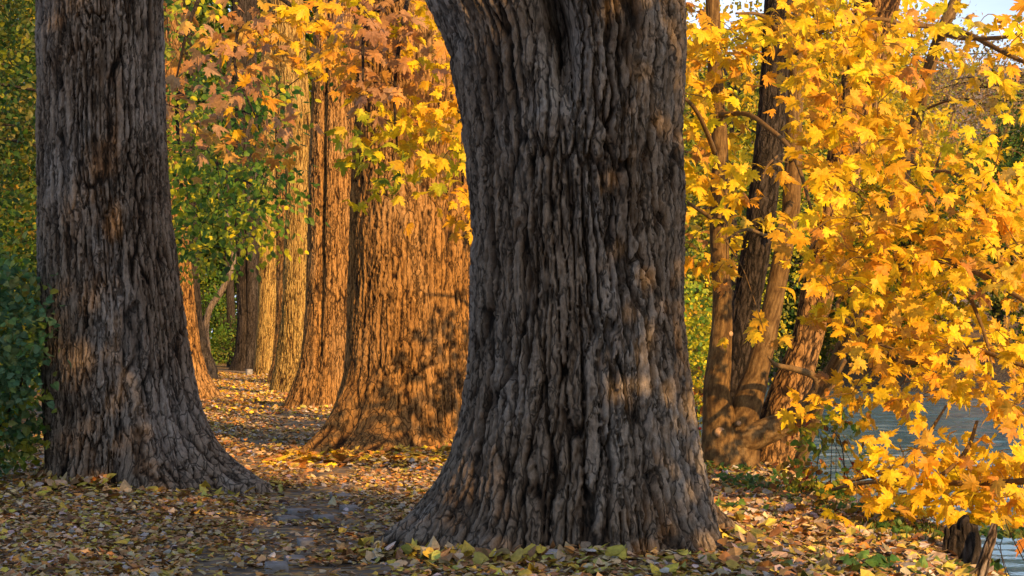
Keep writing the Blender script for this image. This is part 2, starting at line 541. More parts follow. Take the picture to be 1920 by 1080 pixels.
    if depth > 0.043 or nth > 400:
        nlow = int(np.searchsorted(z, zb + 1.6))
        full = (TH, Z, U1)
        TH, Z, U1 = TH[:nlow], Z[:nlow], U1[:nlow]
        hb2, col2 = bark(int(cells * 1.6), cell_h * 0.85, seed + 5)
        TH, Z, U1 = full
        wq = sstep(1.22, 1.75, q_[:nlow] + 0.25 * (vn(U1[:nlow] * 16, Z[:nlow] * 4 + 8, 16, seed) - 0.5))
        hb[:nlow] = hb[:nlow] * (1 - wq) + hb2 * wq
        colh[:nlow] = colh[:nlow] * (1 - wq) + col2 * wq
    R = R - depth * (0.62 - hb)
    i0 = int(np.argmin(np.abs(z - zb - 0.03)))
    BASES.append((cxs[0], Y, th.copy(), R[i0].copy(), len(BASES)))
    X = CX + R * np.cos(TH)
    Yv = Y + R * np.sin(TH)
    V = np.stack([X.ravel(), Yv.ravel(), Z.ravel()], 1)
    nt_ = len(th); nz_ = len(z)
    a = np.arange(nz_ - 1)[:, None] * nt_; b = np.arange(nt_)[None]; b2 = (np.arange(nt_) + 1)[None] % nt_
    Fc = np.stack([(a + b).ravel(), (a + b2).ravel(), (a + nt_ + b2).ravel(), (a + nt_ + b).ravel()], 1)
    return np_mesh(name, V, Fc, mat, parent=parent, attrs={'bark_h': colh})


def big_tree(label, Y, cxpx, prof, mat, **kw):
    x = (cxpx - 960) / F * Y
    e = empty('poplar_tree', (x, Y, float(gh(x, Y))), label, 'tree', 'old trees lining the path')
    trunk_mesh(e, Y, prof, mat, **kw)
    return e


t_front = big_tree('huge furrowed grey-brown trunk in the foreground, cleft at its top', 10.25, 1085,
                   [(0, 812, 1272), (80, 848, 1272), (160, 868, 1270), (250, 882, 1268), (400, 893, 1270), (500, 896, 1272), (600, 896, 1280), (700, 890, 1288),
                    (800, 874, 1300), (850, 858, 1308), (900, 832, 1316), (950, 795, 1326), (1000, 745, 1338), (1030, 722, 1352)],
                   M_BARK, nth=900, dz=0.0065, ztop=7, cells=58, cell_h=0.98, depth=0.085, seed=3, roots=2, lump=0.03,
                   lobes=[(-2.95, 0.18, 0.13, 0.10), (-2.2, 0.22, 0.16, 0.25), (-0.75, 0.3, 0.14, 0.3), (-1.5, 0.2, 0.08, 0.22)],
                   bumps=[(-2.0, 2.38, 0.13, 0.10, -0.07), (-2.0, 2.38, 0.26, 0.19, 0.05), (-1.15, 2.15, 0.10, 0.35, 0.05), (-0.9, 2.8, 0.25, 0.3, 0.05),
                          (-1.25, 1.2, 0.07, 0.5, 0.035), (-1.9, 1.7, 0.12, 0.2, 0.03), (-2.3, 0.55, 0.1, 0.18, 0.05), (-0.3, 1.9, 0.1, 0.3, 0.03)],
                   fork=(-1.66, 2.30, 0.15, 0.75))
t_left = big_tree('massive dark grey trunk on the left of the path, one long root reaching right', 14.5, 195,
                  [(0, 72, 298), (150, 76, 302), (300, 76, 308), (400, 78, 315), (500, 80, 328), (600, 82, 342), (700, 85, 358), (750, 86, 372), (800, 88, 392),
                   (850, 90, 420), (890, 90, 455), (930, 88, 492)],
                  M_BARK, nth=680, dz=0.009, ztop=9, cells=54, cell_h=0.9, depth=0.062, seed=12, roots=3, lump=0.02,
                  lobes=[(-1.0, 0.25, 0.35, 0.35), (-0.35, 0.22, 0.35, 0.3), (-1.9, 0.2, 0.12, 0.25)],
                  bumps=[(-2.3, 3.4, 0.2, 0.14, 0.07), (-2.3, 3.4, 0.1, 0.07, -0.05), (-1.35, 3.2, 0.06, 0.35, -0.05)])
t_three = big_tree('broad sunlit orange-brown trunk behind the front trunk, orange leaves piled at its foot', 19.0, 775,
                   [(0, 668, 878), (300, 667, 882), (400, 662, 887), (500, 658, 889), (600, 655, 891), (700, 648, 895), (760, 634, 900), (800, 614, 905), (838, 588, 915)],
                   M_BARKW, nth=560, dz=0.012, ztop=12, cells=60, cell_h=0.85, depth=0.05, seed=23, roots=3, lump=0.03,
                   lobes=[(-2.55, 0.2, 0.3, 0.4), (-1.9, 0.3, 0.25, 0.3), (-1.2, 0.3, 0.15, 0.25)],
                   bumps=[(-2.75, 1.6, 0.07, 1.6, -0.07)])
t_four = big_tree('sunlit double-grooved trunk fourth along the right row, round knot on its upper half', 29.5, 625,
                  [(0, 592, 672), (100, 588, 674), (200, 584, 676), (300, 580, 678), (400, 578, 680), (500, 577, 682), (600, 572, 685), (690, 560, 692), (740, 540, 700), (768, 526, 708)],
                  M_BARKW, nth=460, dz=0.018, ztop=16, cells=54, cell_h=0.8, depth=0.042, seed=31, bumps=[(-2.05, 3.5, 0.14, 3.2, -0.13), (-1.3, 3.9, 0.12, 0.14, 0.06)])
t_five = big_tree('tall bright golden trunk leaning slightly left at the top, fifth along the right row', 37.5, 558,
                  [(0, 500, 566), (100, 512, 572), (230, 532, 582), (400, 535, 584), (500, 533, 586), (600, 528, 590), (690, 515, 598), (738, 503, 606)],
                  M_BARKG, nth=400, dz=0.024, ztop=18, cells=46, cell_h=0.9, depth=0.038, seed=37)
t_seven = big_tree('shaded narrow trunk squeezed between two golden trunks of the right row', 47, 535,
                   [(0, 516, 552), (300, 516, 550), (500, 520, 552), (600, 518, 553), (680, 511, 556), (712, 500, 562)],
                   M_BARKW, nth=300, dz=0.03, ztop=20, cells=40, cell_h=1.0, depth=0.04, seed=41)
t_six = big_tree('straight evenly sunlit golden trunk beside the small stone block', 58, 504,
                 [(0, 489, 519), (300, 487, 520), (450, 485, 522), (600, 483, 524), (660, 481, 526), (700, 477, 531)],
                 M_BARKG, nth=300, dz=0.035, ztop=22, cells=34, cell_h=1.1, depth=0.032, seed=43)
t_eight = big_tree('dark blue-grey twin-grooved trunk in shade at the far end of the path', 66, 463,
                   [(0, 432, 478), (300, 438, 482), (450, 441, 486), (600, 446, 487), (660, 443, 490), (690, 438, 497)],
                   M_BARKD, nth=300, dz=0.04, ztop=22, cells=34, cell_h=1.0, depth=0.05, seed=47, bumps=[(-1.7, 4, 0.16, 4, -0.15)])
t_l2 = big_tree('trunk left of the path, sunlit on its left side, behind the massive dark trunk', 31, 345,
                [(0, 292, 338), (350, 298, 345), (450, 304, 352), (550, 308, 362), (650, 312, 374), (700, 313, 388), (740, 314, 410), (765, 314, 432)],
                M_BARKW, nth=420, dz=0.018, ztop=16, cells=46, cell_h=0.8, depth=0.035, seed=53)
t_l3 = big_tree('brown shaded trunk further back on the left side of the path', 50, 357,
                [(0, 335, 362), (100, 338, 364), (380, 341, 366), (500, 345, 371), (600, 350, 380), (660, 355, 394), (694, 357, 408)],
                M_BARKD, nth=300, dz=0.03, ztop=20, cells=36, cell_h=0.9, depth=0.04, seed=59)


# ------------------------------------------------------------ tubes (limbs, branches, twigs)
class Tubes:
    def __init__(self):
        self.V = []; self.Fq = []; self.n = 0; self.h = []

    def add(self, pts, rad, sides=6, noise=0.0, sub=1, cap=True, barkd=0.0, seed=1):
        pts = np.array([list(p) for p in pts], float); rad = np.array(rad, float)
        if len(rad) != len(pts): rad = np.interp(np.linspace(0, 1, len(pts)), np.linspace(0, 1, len(rad)), rad)
        if sub > 1 and len(pts) > 2:      # Catmull-Rom
            ext = np.vstack([2 * pts[0] - pts[1], pts, 2 * pts[-1] - pts[-2]])
            out = []; ro = []
            for i in range(len(pts) - 1):
                p0, p1, p2, p3 = ext[i:i + 4]
                for t in np.arange(sub) / sub:
                    out.append(0.5 * ((2 * p1) + (-p0 + p2) * t + (2 * p0 - 5 * p1 + 4 * p2 - p3) * t * t + (-p0 + 3 * p1 - 3 * p2 + p3) * t ** 3))
                    ro.append(rad[i] * (1 - t) + rad[i + 1] * t)
            out.append(pts[-1]); ro.append(rad[-1])
            pts = np.array(out); rad = np.array(ro)
        m_ = len(pts)
        T = np.gradient(pts, axis=0)
        T /= np.linalg.norm(T, axis=1)[:, None] + 1e-9
        ref = np.array([0, -1.0, 0.0]) if abs(T[0][1]) < 0.8 else np.array([1.0, 0, 0])
        A = np.cross(T, ref); A /= np.linalg.norm(A, axis=1)[:, None] + 1e-9
        B = np.cross(T, A)
        th = np.linspace(0, 2 * PI, sides, endpoint=False)
        R = np.repeat(rad[:, None], sides, 1)
        hb = np.full((m_, sides), 0.7)
        if noise or barkd:
            ln = np.concatenate([[0], np.cumsum(np.linalg.norm(np.diff(pts, axis=0), axis=1))])
            S, TH = np.meshgrid(ln, th, indexing='ij')
            R = R * (1 + noise * 2 * (fbm(TH / (2 * PI) * 4, S * 3.5 + 30, 4, seed) - 0.5))
            if barkd:
                nc = max(8, int(2 * PI * rad.max() / 0.032))
                wu = TH / (2 * PI) * nc + 0.9 * (fbm(TH / (2 * PI) * 5, S * 4 + 30, 5, seed + 1) - 0.5)
                f1, f2, cid = voro(wu, S / 0.16 + 60, nc, seed + 2)
                hb = sstep(0, 0.45, f2 - f1)
                R = R - barkd * (1 - hb)
                hb = hb * 0.85 + 0.1
        V = pts[:, None, :] + R[..., None] * (np.cos(th)[None, :, None] * A[:, None, :] + np.sin(th)[None, :, None] * B[:, None, :])
        base = self.n
        self.V.append(V.reshape(-1, 3)); self.h.append(hb.ravel())
        a = np.arange(m_ - 1)[:, None] * sides; b = np.arange(sides)[None]; b2 = (np.arange(sides) + 1)[None] % sides
        self.Fq.append(np.stack([(a + b).ravel(), (a + b2).ravel(), (a + sides + b2).ravel(), (a + sides + b).ravel()], 1) + base)
        self.n += m_ * sides
        if cap and sides > 5:
            for ring, ctr in ((0, pts[0]), (m_ - 1, pts[-1])):
                self.V.append(ctr[None]); self.h.append(np.array([0.3]))
                idx = base + ring * sides + np.arange(sides)
                nx_ = base + ring * sides + (np.arange(sides) + 1) % sides
                self.Fq.append(np.stack([idx, nx_, np.full(sides, self.n), np.full(sides, self.n)], 1)[:, :3] if False else
                               np.stack([idx, nx_, np.full(sides, self.n)], 1))
                self.n += 1
        return pts

    def build(self, name, mat, parent=None):
        if not self.V: return None
        q = [f for f in self.Fq if f.shape[1] == 4]; t = [f for f in self.Fq if f.shape[1] == 3]
        fs = [np.concatenate(q)] + ([np.concatenate(t)] if t else [])
        return np_mesh(name, np.concatenate(self.V), fs, mat, parent=parent, attrs={'bark_h': np.concatenate(self.h)})


def PP(lst, Y):
    return [P(a[0], a[1], a[2] if len(a) > 2 else Y) for a in lst]


def pr(lst, Y):
    return [r * Y / F for r in lst]


# ------------------------------------------------------------ leaves
def sym(half):
    left = [(-x, y) for x, y in half[::-1] if abs(x) > 1e-6]
    return half + left


MAPLE = sym([(0, 0.04), (0.10, -0.07), (0.30, -0.12), (0.30, -0.02), (0.54, -0.02), (0.38, 0.13), (0.48, 0.20), (0.66, 0.24), (0.58, 0.34),
             (0.76, 0.54), (0.54, 0.49), (0.50, 0.62), (0.36, 0.48), (0.21, 0.47), (0.30, 0.72), (0.16, 0.70), (0.14, 0.88), (0, 1.08)])
HEART = sym([(0, 0.06), (0.16, -0.03), (0.38, 0.04), (0.48, 0.25), (0.40, 0.52), (0.20, 0.78), (0, 1.02)])
OVATE = sym([(0, 0.0), (0.22, 0.12), (0.33, 0.38), (0.24, 0.70), (0, 1.0)])
RHOMB = [(0, 0), (0.32, 0.45), (0, 1), (-0.32, 0.45)]


def leaf_template(outline, center, fold=0.35, droop=0.25):
    pts = [center] + list(outline)
    V = []
    for x, y in pts:
        V.append((x, y, -fold * abs(x) ** 1.3 - droop * y * y))
    k = len(outline)
    Fc = [(0, 1 + i, 1 + (i + 1) % k) for i in range(k)]
    return np.array(V), np.array(Fc)


T_MAPLE = [leaf_template(MAPLE, (0, 0.28), f, d) for f, d in ((0.30, 0.15), (0.1, 0.45), (0.75, 0.1), (-0.25, 0.35), (0.5, -0.35), (1.0, 0.5))]
T_HEART = [leaf_template(HEART, (0, 0.35), f, d) for f, d in ((0.25, 0.15), (-0.35, 0.1), (0.6, -0.25))]
T_OVATE = [leaf_template(OVATE, (0, 0.4), 0.3, 0.25)]
T_SMALL = [(np.array([(x, y, -0.2 * abs(x) - 0.1 * y) for x, y in RHOMB]), np.array([[0, 1, 2], [0, 2, 3]]))]
T_LIT = [(np.array([(x, y, z) for (x, y), z in zip([(0, 0), (0.42, 0.2), (0.38, 0.6), (0, 1), (-0.38, 0.6), (-0.42, 0.2)], zz_)]),
          np.array([[0, 1, 2], [0, 2, 3], [0, 3, 4], [0, 4, 5]])) for zz_ in ((0, 0.12, 0.15, 0, 0.1, 0.15), (0.1, -0.05, 0.1, 0.2, 0.0, 0.1), (0, 0.0, -0.1, -0.15, 0.12, 0.05))]


def norm(a):
    return a / (np.linalg.norm(a, axis=-1, keepdims=True) + 1e-9)


def leaves_np(pos, nrm, tip, size, cols, temps):
    """pos,nrm,tip (n,3) size (n,) cols (n,3): returns V,F,C"""
    n_ = len(pos)
    Zx = norm(nrm)
    Yx = norm(tip - (tip * Zx).sum(1, keepdims=True) * Zx)
    Xx = np.cross(Yx, Zx)
    Vs = []; Fs = []; Cs = []; base = 0
    which = rng.integers(0, len(temps), n_)
    for k, (tv, tf) in enumerate(temps):
        m_ = which == k
        if not m_.any(): continue
        c = m_.sum()
        wob = rng.uniform(0.85, 1.15, (c, 1))
        v = tv[None] * size[m_][:, None, None]
        W = pos[m_][:, None] + v[..., 0:1] * wob[..., None] * Xx[m_][:, None] + v[..., 1:2] * Yx[m_][:, None] + v[..., 2:3] * Zx[m_][:, None]
        Vs.append(W.reshape(-1, 3))
        Fs.append((tf[None] + (np.arange(c) * len(tv))[:, None, None] + base).reshape(-1, 3))
        Cs.append(np.repeat(cols[m_], len(tv), 0))
        base += c * len(tv)
    return np.concatenate(Vs), np.concatenate(Fs), np.concatenate(Cs)


def pick(pal, n_, var=0.15):
    """pal: list of (weight, (r,g,b))"""
    wts = np.array([p[0] for p in pal], float); wts /= wts.sum()
    c = np.array([p[1] for p in pal])[rng.choice(len(pal), n_, p=wts)]
    return np.clip(c * (1 + var * rng.standard_normal((n_, 1))) * (1 + 0.05 * rng.standard_normal((n_, 3))), 0.004, 0.95)


YEL = (0.92, 0.74, 0.02); GOLD = (0.90, 0.58, 0.02); ORA = (0.74, 0.36, 0.025); BRO = (0.46, 0.24, 0.09); PNK = (0.52, 0.33, 0.19)
LIM = (0.46, 0.50, 0.03); GRN = (0.12, 0.26, 0.03); DGR = (0.035, 0.09, 0.018); OLV = (0.24, 0.24, 0.04); RED = (0.40, 0.05, 0.03)
PAL_MAPLE = [(4, YEL), (5, GOLD), (2.6, ORA), (0.5, BRO)]
PAL_ORANGE = [(1.5, YEL), (4, GOLD), (4, ORA), (1, BRO)]
PAL_BROWN = [(4, PNK), (4, BRO), (1.0, ORA), (0.5, GOLD)]
PAL_YG = [(3, GOLD), (3, YEL), (2, LIM), (1, ORA), (1, PNK)]
PAL_GREEN = [(5, GRN), (2, DGR), (1.2, LIM), (0.6, OLV)]
PAL_LIME = [(3, LIM), (3, GRN), (2, YEL)]

SUNV = np.array(to_sun)


def twigs_from_points(tubes, skel, pts, r0=0.006, maxlen=9):
    """attach each point to the nearest skeleton node with a thin curved twig; returns twig vectors"""
    nodes = [np.array(p) for p in skel]
    pts = np.array(pts)
    d0 = np.array([min(np.linalg.norm(p - s_) for s_ in nodes) for p in pts])
    order = np.argsort(d0)
    out = [None] * len(pts)
    arr = np.array(nodes)
    for i in order:
        p = pts[i]
        d = np.linalg.norm(arr - p, axis=1) + 0.6 * np.clip(p[2] - arr[:, 2], 0, None)
        j = int(np.argmin(d))
        a = arr[j]
        L_ = np.linalg.norm(p - a)
        mid = (a + p) / 2 + np.array([0, 0, 0.10 * L_]) + rng.normal(0, 0.04 * L_ + 0.002, 3)
        if L_ < maxlen:
            rr0 = r0 * (0.6 + 0.8 * min(L_, 1.2))
            tubes.add([a, mid, p], [rr0, rr0 * 0.75, rr0 * 0.5], sides=4, cap=False, sub=3)
        arr = np.vstack([arr, mid, p])
        out[i] = norm(p - a)
    return np.array(out)


def spray(centers, dirs, per, spread, size, pals, temps, hang=0.5, face=0.6, petiole=0.06):
    """leaf clusters round the twig ends"""
    P_ = []; Nn = []; Tt = []; C_ = []; S_ = []
    for c, d, pal in zip(centers, dirs, pals):
        k = max(2, int(per * rng.uniform(0.6, 1.4)))
        off = rng.normal(0, 1, (k, 3)) * np.array([1, 1, 0.7]) * spread
        pos = c + off
        fn = norm(rng.normal(0, 0.55, (k, 3)) + face * (SUNV * 0.6 + np.array([0.0, -0.35, 0.25])) + np.array([0, 0, 0.35]))
        tp = norm(norm(off) * 0.7 + d * 0.3 + np.array([0, 0, -hang]) + rng.normal(0, 0.25, (k, 3)))
        P_.append(pos); Nn.append(fn); Tt.append(tp)
        base = pick(pal, 1, 0.08)
        C_.append(np.clip(0.45 * base + 0.55 * pick(pal, k, 0.10), 0.004, 0.95))
        S_.append(rng.uniform(size * 0.65, size * 1.15, k))
    return leaves_np(np.concatenate(P_), np.concatenate(Nn), np.concatenate(Tt), np.concatenate(S_), np.concatenate(C_), temps)


def cells_from_map(rows, x0, y0, cell, ratefn, Yfn, allow):
    pts = []; info = []
    for r, row in enumerate(rows):
        for c, ch in enumerate(row):
            if ch not in allow: continue
            n_ = ratefn(ch)
            k = int(n_) + (rng.random() < n_ - int(n_))
            for _ in range(k):
                px = x0 + (c + rng.random()) * cell; py = y0 + (r + rng.random()) * cell
                pts.append(np.array(P(px, py, Yfn(px, py)))); info.append((px, py, ch))
    return pts, info


# ------------------------------------------------------------ the maples on the bank
RMAP = ["87556799776544344",
        "88777899887655557",
        "88774799997422457",
        "87721499995224546",
        "87421499993125555",
        "88621478995224455",
        "88721377887545655",
        "88721476676545666",
        "88821487666446777",
        "57921488767646888",
        "46654688999989999",
        "46765589999999998",
        "43331279999998888",
        "11000269999997878",
        "10000477999985656",
        "10001124999987866",
        "10003000699987877",
        "10001001599998888",
        "10000127979999888",
        "00000015600001467",
        "00000012201333001",
        "00000001477689998",
        "00000001688799889",
        "00000000499999999",
        "00000000030035366",
        "00000000000000200"]

# multi-stemmed maple
YM = 16.4
bx = P(1365, 865, YM)
mt = empty('maple_tree', (bx.x, YM, float(gh(bx.x, YM))), 'smooth-barked maple with several stems from one base on the bank, round pruning scars', 'tree')
tb = Tubes()
tb.add(PP([(1362, 900), (1356, 865), (1350, 800), (1344, 740), (1349, 680), (1354, 600), (1352, 500), (1347, 400), (1350, 280), (1340, 120), (1335, -60), (1330, -400)], YM),
       pr([62, 46, 34, 26, 23, 19, 18, 17, 16, 14, 13, 8], YM), sides=40, noise=0.10, sub=9, seed=5, barkd=0.004)
tb.add(PP([(1385, 905), (1382, 865), (1388, 820), (1398, 770), (1418, 700), (1444, 600), (1467, 480), (1483, 390), (1490, 200), (1500, 0), (1512, -400)], YM + 0.05),
       pr([58, 44, 38, 30, 23, 19.5, 18, 17, 16, 14, 8], YM), sides=40, noise=0.12, sub=9, seed=8, barkd=0.004)
tb.build('trunk', M_BARKS, mt)
tb = Tubes()
tb.add(PP([(1370, 832, YM), (1420, 815, YM - .05), (1470, 793, YM - .1), (1515, 765, YM - .2), (1545, 722, YM - .3), (1562, 695, YM - .35), (1580, 672, YM - .4)], YM),
       pr([30, 27, 23, 20, 17, 15, 10], YM), sides=32, noise=0.06, sub=9, seed=15, barkd=0.005)
tb.add(PP([(1535, 735, YM - .3), (1528, 706, YM - .35), (1490, 692, YM - .4), (1455, 684, YM - .45), (1440, 668, YM - .5)], YM), pr([9, 7, 6, 4, 2], YM), sides=10, noise=0.15, sub=5, seed=17)
tb.build('limb', M_BARKS, mt)
# pruning scars: a raised ring with a pale disc of cut wood
mcut, n, bs, out = new_mat('cut_wood')
L = n.links.new
tc = N(n, 'ShaderNodeTexCoord')
wv = N(n, 'ShaderNodeTexNoise'); wv.inputs['Scale'].default_value = 60; wv.inputs['Detail'].default_value = 4
L(tc.outputs['Object'], wv.inputs[0])
r_ = ramp(n, [(0.3, (0.28, 0.17, 0.09)), (0.7, (0.46, 0.31, 0.18))])
L(wv.outputs[0], r_.inputs[0]); L(r_.outputs[0], bs.inputs['Base Color'])
bs.inputs['Roughness'].default_value = 0.8


def scar(px, py, Y, rpx, parent, mat_ring, dirv=(0.1, -1, 0.05)):
    c = np.array(P(px, py, Y)); d = norm(np.array(dirv, float)); r = rpx * Y / F
    t_ = Tubes()
    t_.add([c + d * -0.08, c, c + d * 0.008, c + d * 0.012], [r * 1.3, r * 1.22, r * 1.15, r * 1.04], sides=20, noise=0.05)
    rg = t_.build('scar_ring', mat_ring, parent)
    t2 = Tubes()
    t2.add([c - d * 0.004, c + d * 0.0135], [r * 1.0, r * 0.98], sides=20)
    o = t2.build('cut_face', mcut, None)
    o.data.transform(Matrix.Translation(-parent.location))
    o.parent = rg
    return rg


scar(1350, 811, YM - 0.15, 10, mt, M_BARKS)
scar(1385, 794, YM - 0.18, 4.5, mt, M_BARKS)
scar(1369, 626, YM - 0.06, 5, mt, M_BARKS, (0.6, -0.8, 0.0))
bpy.context.view_layer.update()
scar(650, 303, 29.5 - 0.45, 8, t_four, M_BARKW)

# dark leaning trunk behind it
YD = 17.3
bx = P(1375, 850, YD)
dt = empty('riverside_tree', (bx.x, YD, float(gh(bx.x, YD))), 'dark fissured trunk rising between the maple stems and leaning right', 'tree')
tb = Tubes()
tb.add(PP([(1360, 930), (1368, 850), (1380, 740), (1388, 660), (1396, 590), (1412, 500), (1434, 350), (1449, 200), (1460, 0), (1475, -200), (1480, -500)], YD),
       pr([44, 36, 31, 28, 27, 28, 28, 28, 27, 24, 15], YD), sides=56, noise=0.06, sub=14, seed=25, barkd=0.014)
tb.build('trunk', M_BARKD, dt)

YB = 17.0
bx = P(1440, 890, YB)
bt = empty('riverside_tree', (bx.x, YB, float(gh(bx.x, YB))), 'stout rough trunk leaning right behind the low maple limb, sunlit between the leaves', 'tree')
tb = Tubes()
tb.add(PP([(1425, 960), (1438, 890), (1458, 810), (1484, 725), (1511, 645), (1535, 540), (1566, 400), (1597, 250), (1625, 100), (1645, 0), (1690, -220), (1720, -500)], YB),
       pr([62, 50, 46, 36, 29, 31, 34, 37, 39, 42, 36, 20], YB), sides=64, noise=0.07, sub=14, seed=27, barkd=0.012)
tb.build('trunk', M_BARKW, bt)

# slim leaning maple at the right: trunk, boughs, twigs, crown
YS = 14.0
st_pts = PP([(1478, 945, 16.4), (1488, 900, 16.4), (1512, 830, 16.2), (1548, 725, 15.8), (1592, 620, 15.1), (1636, 515, 14.4), (1662, 440, 14), (1681, 370, 14), (1706, 280, 14), (1722, 210, 14), (1745, 120, 14),
             (1770, 50, 14), (1795, -10, 14), (1840, -160, 14), (1890, -400, 14)], YS)
st = empty('maple_tree', (st_pts[1].x, st_pts[1].y, float(gh(st_pts[1].x, st_pts[1].y))), 'slender maple leaning right over the river with a golden-yellow crown of big lobed leaves', 'tree')
tb = Tubes()
sk1 = tb.add(st_pts, pr([17, 15, 14, 13.5, 13, 13, 13, 12.5, 12, 12, 12, 12, 11, 10, 6], YS), sides=24, noise=0.08, sub=8, seed=35, barkd=0.004)
tb.build('trunk', M_BARKS, st)
boughs = Tubes()
SK = [sk1[::6]]
B = [([(1765, 50, 14), (1700, 46, 13.6), (1640, 36, 13.2), (1560, 60, 13)], [6, 5, 4, 2]),
     ([(1765, 52, 14), (1820, 66, 13.6), (1870, 92, 13.2), (1925, 118, 13), (2000, 140, 12.8)], [8, 6, 5, 4, 3]),
     ([(1760, 60, 14), (1810, 72, 13.4), (1880, 70, 13), (1950, 60, 12.8)], [6, 5, 4, 3]),
     ([(1700, 300, 14), (1740, 320, 13.4), (1800, 330, 13), (1860, 410, 12.6), (1910, 500, 12.4)], [5, 4, 4, 3, 2]),
     ([(1665, 430, 14), (1600, 420, 13.4), (1540, 440, 13), (1500, 500, 12.8)], [6, 5, 4, 2]),
     ([(1636, 515, 14.4), (1700, 500, 13), (1780, 490, 12.4), (1850, 522, 12), (1930, 570, 11.6)], [7, 6, 6, 5, 4]),
     ([(1636, 515, 14.4), (1600, 540, 13), (1570, 580, 12.4), (1640, 640, 12), (1700, 660, 11.8)], [5, 5, 4, 3, 2]),
     ([(1720, 210, 14), (1790, 200, 13.4), (1700, 400, 12.6), (1560, 330, 12.6)], [3, 2, 2, 1.5]),
     ([(1790, 500, 12.4), (1820, 560, 12.2), (1850, 640, 12), (1862, 700, 11.9)], [4, 4, 3, 2]),
     ([(1592, 620, 15.1), (1700, 680, 12.4), (1800, 650, 12), (1900, 680, 11.6), (1960, 700, 11.4)], [6, 5, 5, 4, 3]),
     ([(1960, 885, 11.0), (1920, 902, 11.2), (1800, 906, 11.4), (1710, 900, 11.6), (1620, 905, 11.9), (1560, 918, 12.1)], [7, 6, 5, 4, 3.5, 3]),
     ([(1960, 885, 11.0), (2050, 700, 11.2), (2060, 500, 11.6), (1990, 350, 12.6), (1930, 120, 13)], [7, 8, 8, 7, 6]),
     ([(1740, 905, 11.5), (1780, 880, 11.6), (1815, 840, 11.7), (1832, 790, 11.8)], [3, 4, 4, 3]),
     ([(1690, 870, 11.9), (1720, 845, 12), (1750, 800, 12), (1775, 760, 12)], [4, 4, 3, 2]),
     ([(1575, 905, 12.1), (1640, 890, 12), (1690, 870, 11.9)], [3, 4, 4])]
for pl, rd in B:
    SK.append(boughs.add(PP(pl, 12), pr(rd, 12.5), sides=9, sub=5, noise=0.06)[::3])
skel = np.concatenate(SK)
pts, info = cells_from_map(RMAP, 1270, 0, 40, lambda ch: (int(ch) / 9) ** 2.1 * 2.5,
                           lambda px, py: rng.uniform(11.2, 13.8) if py < 800 else rng.uniform(11.1, 12.3), '123456789')
# right part belongs to the slim maple, left part to the multi-stemmed one
ptsS = [(p, q) for p, q in zip(pts, info) if q[0] > 1500 or (q[1] > 700)]
ptsM = [(p, q) for p, q in zip(pts, info) if not (q[0] > 1500 or (q[1] > 700))]


def rpal(q):
    px, py, _ = q
    if py > 820: return PAL_MAPLE if rng.random() < 0.85 else PAL_ORANGE
    if 1540 < px < 1760 and 560 < py < 800: return PAL_ORANGE if rng.random() < 0.75 else PAL_MAPLE
    if px > 1850 and 350 < py < 750: return PAL_ORANGE if rng.random() < 0.5 else PAL_MAPLE
    if px < 1400: return PAL_ORANGE if rng.random() < 0.6 else PAL_MAPLE
    if px > 1700 and py < 330: return PAL_YG if rng.random() < 0.5 else PAL_ORANGE
    return PAL_MAPLE if rng.random() < 0.75 else PAL_ORANGE


c_ = [p for p, q in ptsS]
d_ = twigs_from_points(boughs, skel, c_, 0.0045)
boughs.build('branches', M_BARKS, st)
V, Fc, C = spray(c_, d_, 6, 0.08, 0.099, [rpal(q) for p, q in ptsS], T_MAPLE)
np_mesh('crown', V, Fc, M_LEAF, parent=st, cols=C, smooth=False)

mb = Tubes()
SKM = []
for pl, rd in [([(1350, 320, 16.4), (1330, 260, 15.8), (1300, 200, 15.4), (1250, 160, 15)], [6, 5, 4, 3]),
               ([(1349, 420, 16.4), (1320, 400, 15.6), (1290, 380, 15)], [5, 4, 3]),
               ([(1349, 216, 16.4), (1400, 214, 15.8), (1440, 240, 15.4), (1476, 272, 15.2), (1500, 320, 15), (1520, 390, 14.8)], [5, 5, 5, 5, 4, 3]),
               ([(1484, 380, 16.4), (1450, 440, 15.6), (1400, 430, 15.2), (1360, 450, 15)], [6, 4, 3, 2]),
               ([(1492, 160, 16.4), (1470, 80, 15.8), (1430, 30, 15.4), (1380, 25, 15)], [6, 5, 4, 2]),
               ([(1494, 100, 16.4), (1540, 60, 15.6), (1600, 30, 15)], [5, 4, 3]),
               ([(1488, 300, 16.4), (1465, 290, 15.6), (1440, 310, 15.2), (1430, 335, 15)], [3, 3, 2, 1])]:
    SKM.append(mb.add(PP(pl, 15), pr(rd, 15), sides=9, sub=5, noise=0.06)[::3])
c_ = [np.array(P(q[0], q[1], (rng.uniform(15.65, 16.1) if (q[0] > 1295 and rng.random() < 0.5) else rng.uniform(16.9, 18.2)) if q[0] < 1425 else rng.uniform(14.2, 15.9))) for p, q in ptsM]
d_ = twigs_from_points(mb, np.concatenate(SKM), c_, 0.005)
mb.build('branches', M_BARKS, mt)
V, Fc, C = spray(c_, d_, 7, 0.095, 0.125, [rpal(q) for p, q in ptsM], T_MAPLE)
np_mesh('crown', V, Fc, M_LEAF, parent=mt, cols=C, smooth=False)

# ------------------------------------------------------------ hanging sprays over the path
CMAP = ["g.lboooobobbyyoo",
        "gbbbbooobobbyyoo",
        "gbbbbb.oobbbyyoo",
        "bbbbb..o.gbbbooo",
        "bggggg...bbboooo",
        "lbbgob...yyoooo.",
        "lbbogg...yyyyyyo",
        "lgglgb...yyyyyyo",
        "lgggg....yyyy...",
        "lggglg........oo",
        "gglgg.........oo",
        "gglgl...........",
        "gg.............."]


